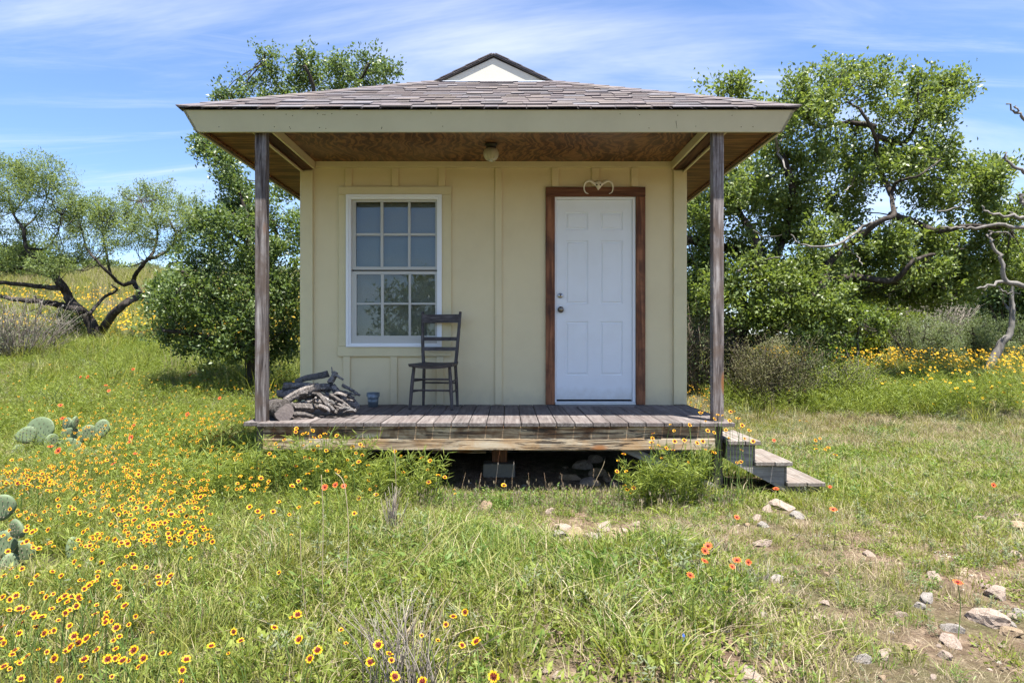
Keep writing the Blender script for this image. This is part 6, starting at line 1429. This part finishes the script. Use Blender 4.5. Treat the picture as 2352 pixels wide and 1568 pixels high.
mass('hill_flowers', 'yellow sweep of flowers on the hill behind the mesquite', 3200, lambda x, y: sm(-2.5, -5.5, x) * np.clip(2.2 * N(x, y, 3, 31) - .45, 0, 1), -22, -2.5, 15.5, 26, .15, .5, 1.1, 1.7)
mass('field_flowers', 'yellow sweep of flowers in the right hand field', 4200, lambda x, y: sm(5.0, 7.6, x - .0 * y) * (.35 + .65 * sm(10.5, 12.5, y)) * np.clip(2.4 * N(x, y, 1.6, 33) - .55, 0, 1), 4.5, 17, 9.3, 18, .12, .5, .8, 1.25)
# tall bright grass at the edge of that field
x = np.concatenate([RNG.normal(6.0, .7, 160), RNG.normal(7.5, 1.6, 260), RNG.normal(4.7, .9, 120)]); y = np.concatenate([RNG.normal(10.2, .35, 160), RNG.normal(11.5, .9, 260), RNG.normal(10.6, .3, 120)])
gn_scatter('field_grass', 'tall bright green stand at the edge of the flower field', 'feather', np.stack([x, y, G(x, y)], -1), RNG.uniform(.9, 1.6, len(x)), RNG.integers(0, 4, len(x)))

# ------------------------------------------------------------------ dry stalks
def clump(name, label, x, y, n, w, h, m, lean=.25, r=.0022, D=None, cat='plant', group=None, arch=0.0):
    b = at_height(x, y, 0.0); o = empty(name, b, label, cat, group); tb = Tubes()
    for i in range(n):
        a = random.uniform(0, 6.28); q = random.random() ** .5; s = b + Vector((w * q * math.cos(a), w * q * math.sin(a), -.01)); hh = h * random.uniform(.45, 1.0)
        dx, dy = random.gauss(0, lean) * hh, random.gauss(0, lean) * hh
        tb.add([s, s + Vector((dx * .4, dy * .4, hh * .55)), s + Vector((dx, dy, hh))], [r, r * .8, r * .35], 6, 4)
    tb.build('stalks', m, o)['kind'] = 'stuff'; return o
clump('dry_stalk_clump', 'clump of grey dead stalks at the bottom of the middle foreground', 925, 1600, 85, .15, .36, M['drystem'], .38, .0022)
clump('dry_stalk_clump', 'brown dead tuft standing before the left end of the dark porch gap', 905, 1235, 46, .035, .34, M['drystem'], .12, .003)
clump('dead_tuft', 'dark grey dead tuft in the grass of the right foreground', 1730, 1335, 50, .08, .12, M['drystem'], .5, .0022)
clump('dead_tuft', 'dead tuft in the grass below the trio of red flowers', 1640, 1275, 40, .07, .12, M['drystem'], .5, .002)
clump('dead_tuft', 'small dead tuft in the green clump of the middle foreground', 1215, 1300, 36, .06, .10, M['drystem'], .5, .002)
clump('sapling_twigs', 'leafless dark sprig rising left of the cactus', 55, 985, 8, .12, .42, M['juniper'], .15, .004)
clump('sapling_twigs', 'leafless dark sprig rising behind the cactus', 125, 955, 9, .16, .45, M['juniper'], .3, .004)
for lb, pts in (('tall straight pale stalk rising from the grass left of the middle', [(740, 1445), (741, 1300), (742, 1180), (738, 1090)]), ('tall bent pale stalk with a nodding tip left of the middle', [(785, 1440), (798, 1300), (800, 1200), (790, 1110), (770, 1085)]), ('thin straight stalk against the left part of the dark porch gap', [(905, 1250), (910, 1150), (907, 1050), (905, 1030)]), ('short pale stalk left of the tall straight one', [(708, 1440), (694, 1330), (690, 1250), (690, 1215)]),
                ('long pale stalk leaning right across the middle foreground', [(868, 1420), (950, 1290), (1010, 1220), (1018, 1200)]), ('stalk arching low over the flowers of the middle foreground', [(970, 1500), (1060, 1450), (1140, 1435), (1185, 1450), (1203, 1470)]), ('pale stalk arching in front of the rocks under the porch', [(1352, 1140), (1370, 1100), (1385, 1070), (1390, 1052)]), ('thin stalk slanting across the right foreground', [(1800, 1490), (1850, 1470), (1900, 1450), (1960, 1440)])):
    b = at_height(*pts[0], 0.0); o = empty('dry_stalk', b, lb, 'stalk', 'tall dry stalks'); tb = Tubes()
    tb.add([P(x, y, b.y + .03 * i) for i, (x, y) in enumerate(pts)], list(np.linspace(.0022, .0016, len(pts))), 18, 5); tb.build('stalk', M['straw'], o)
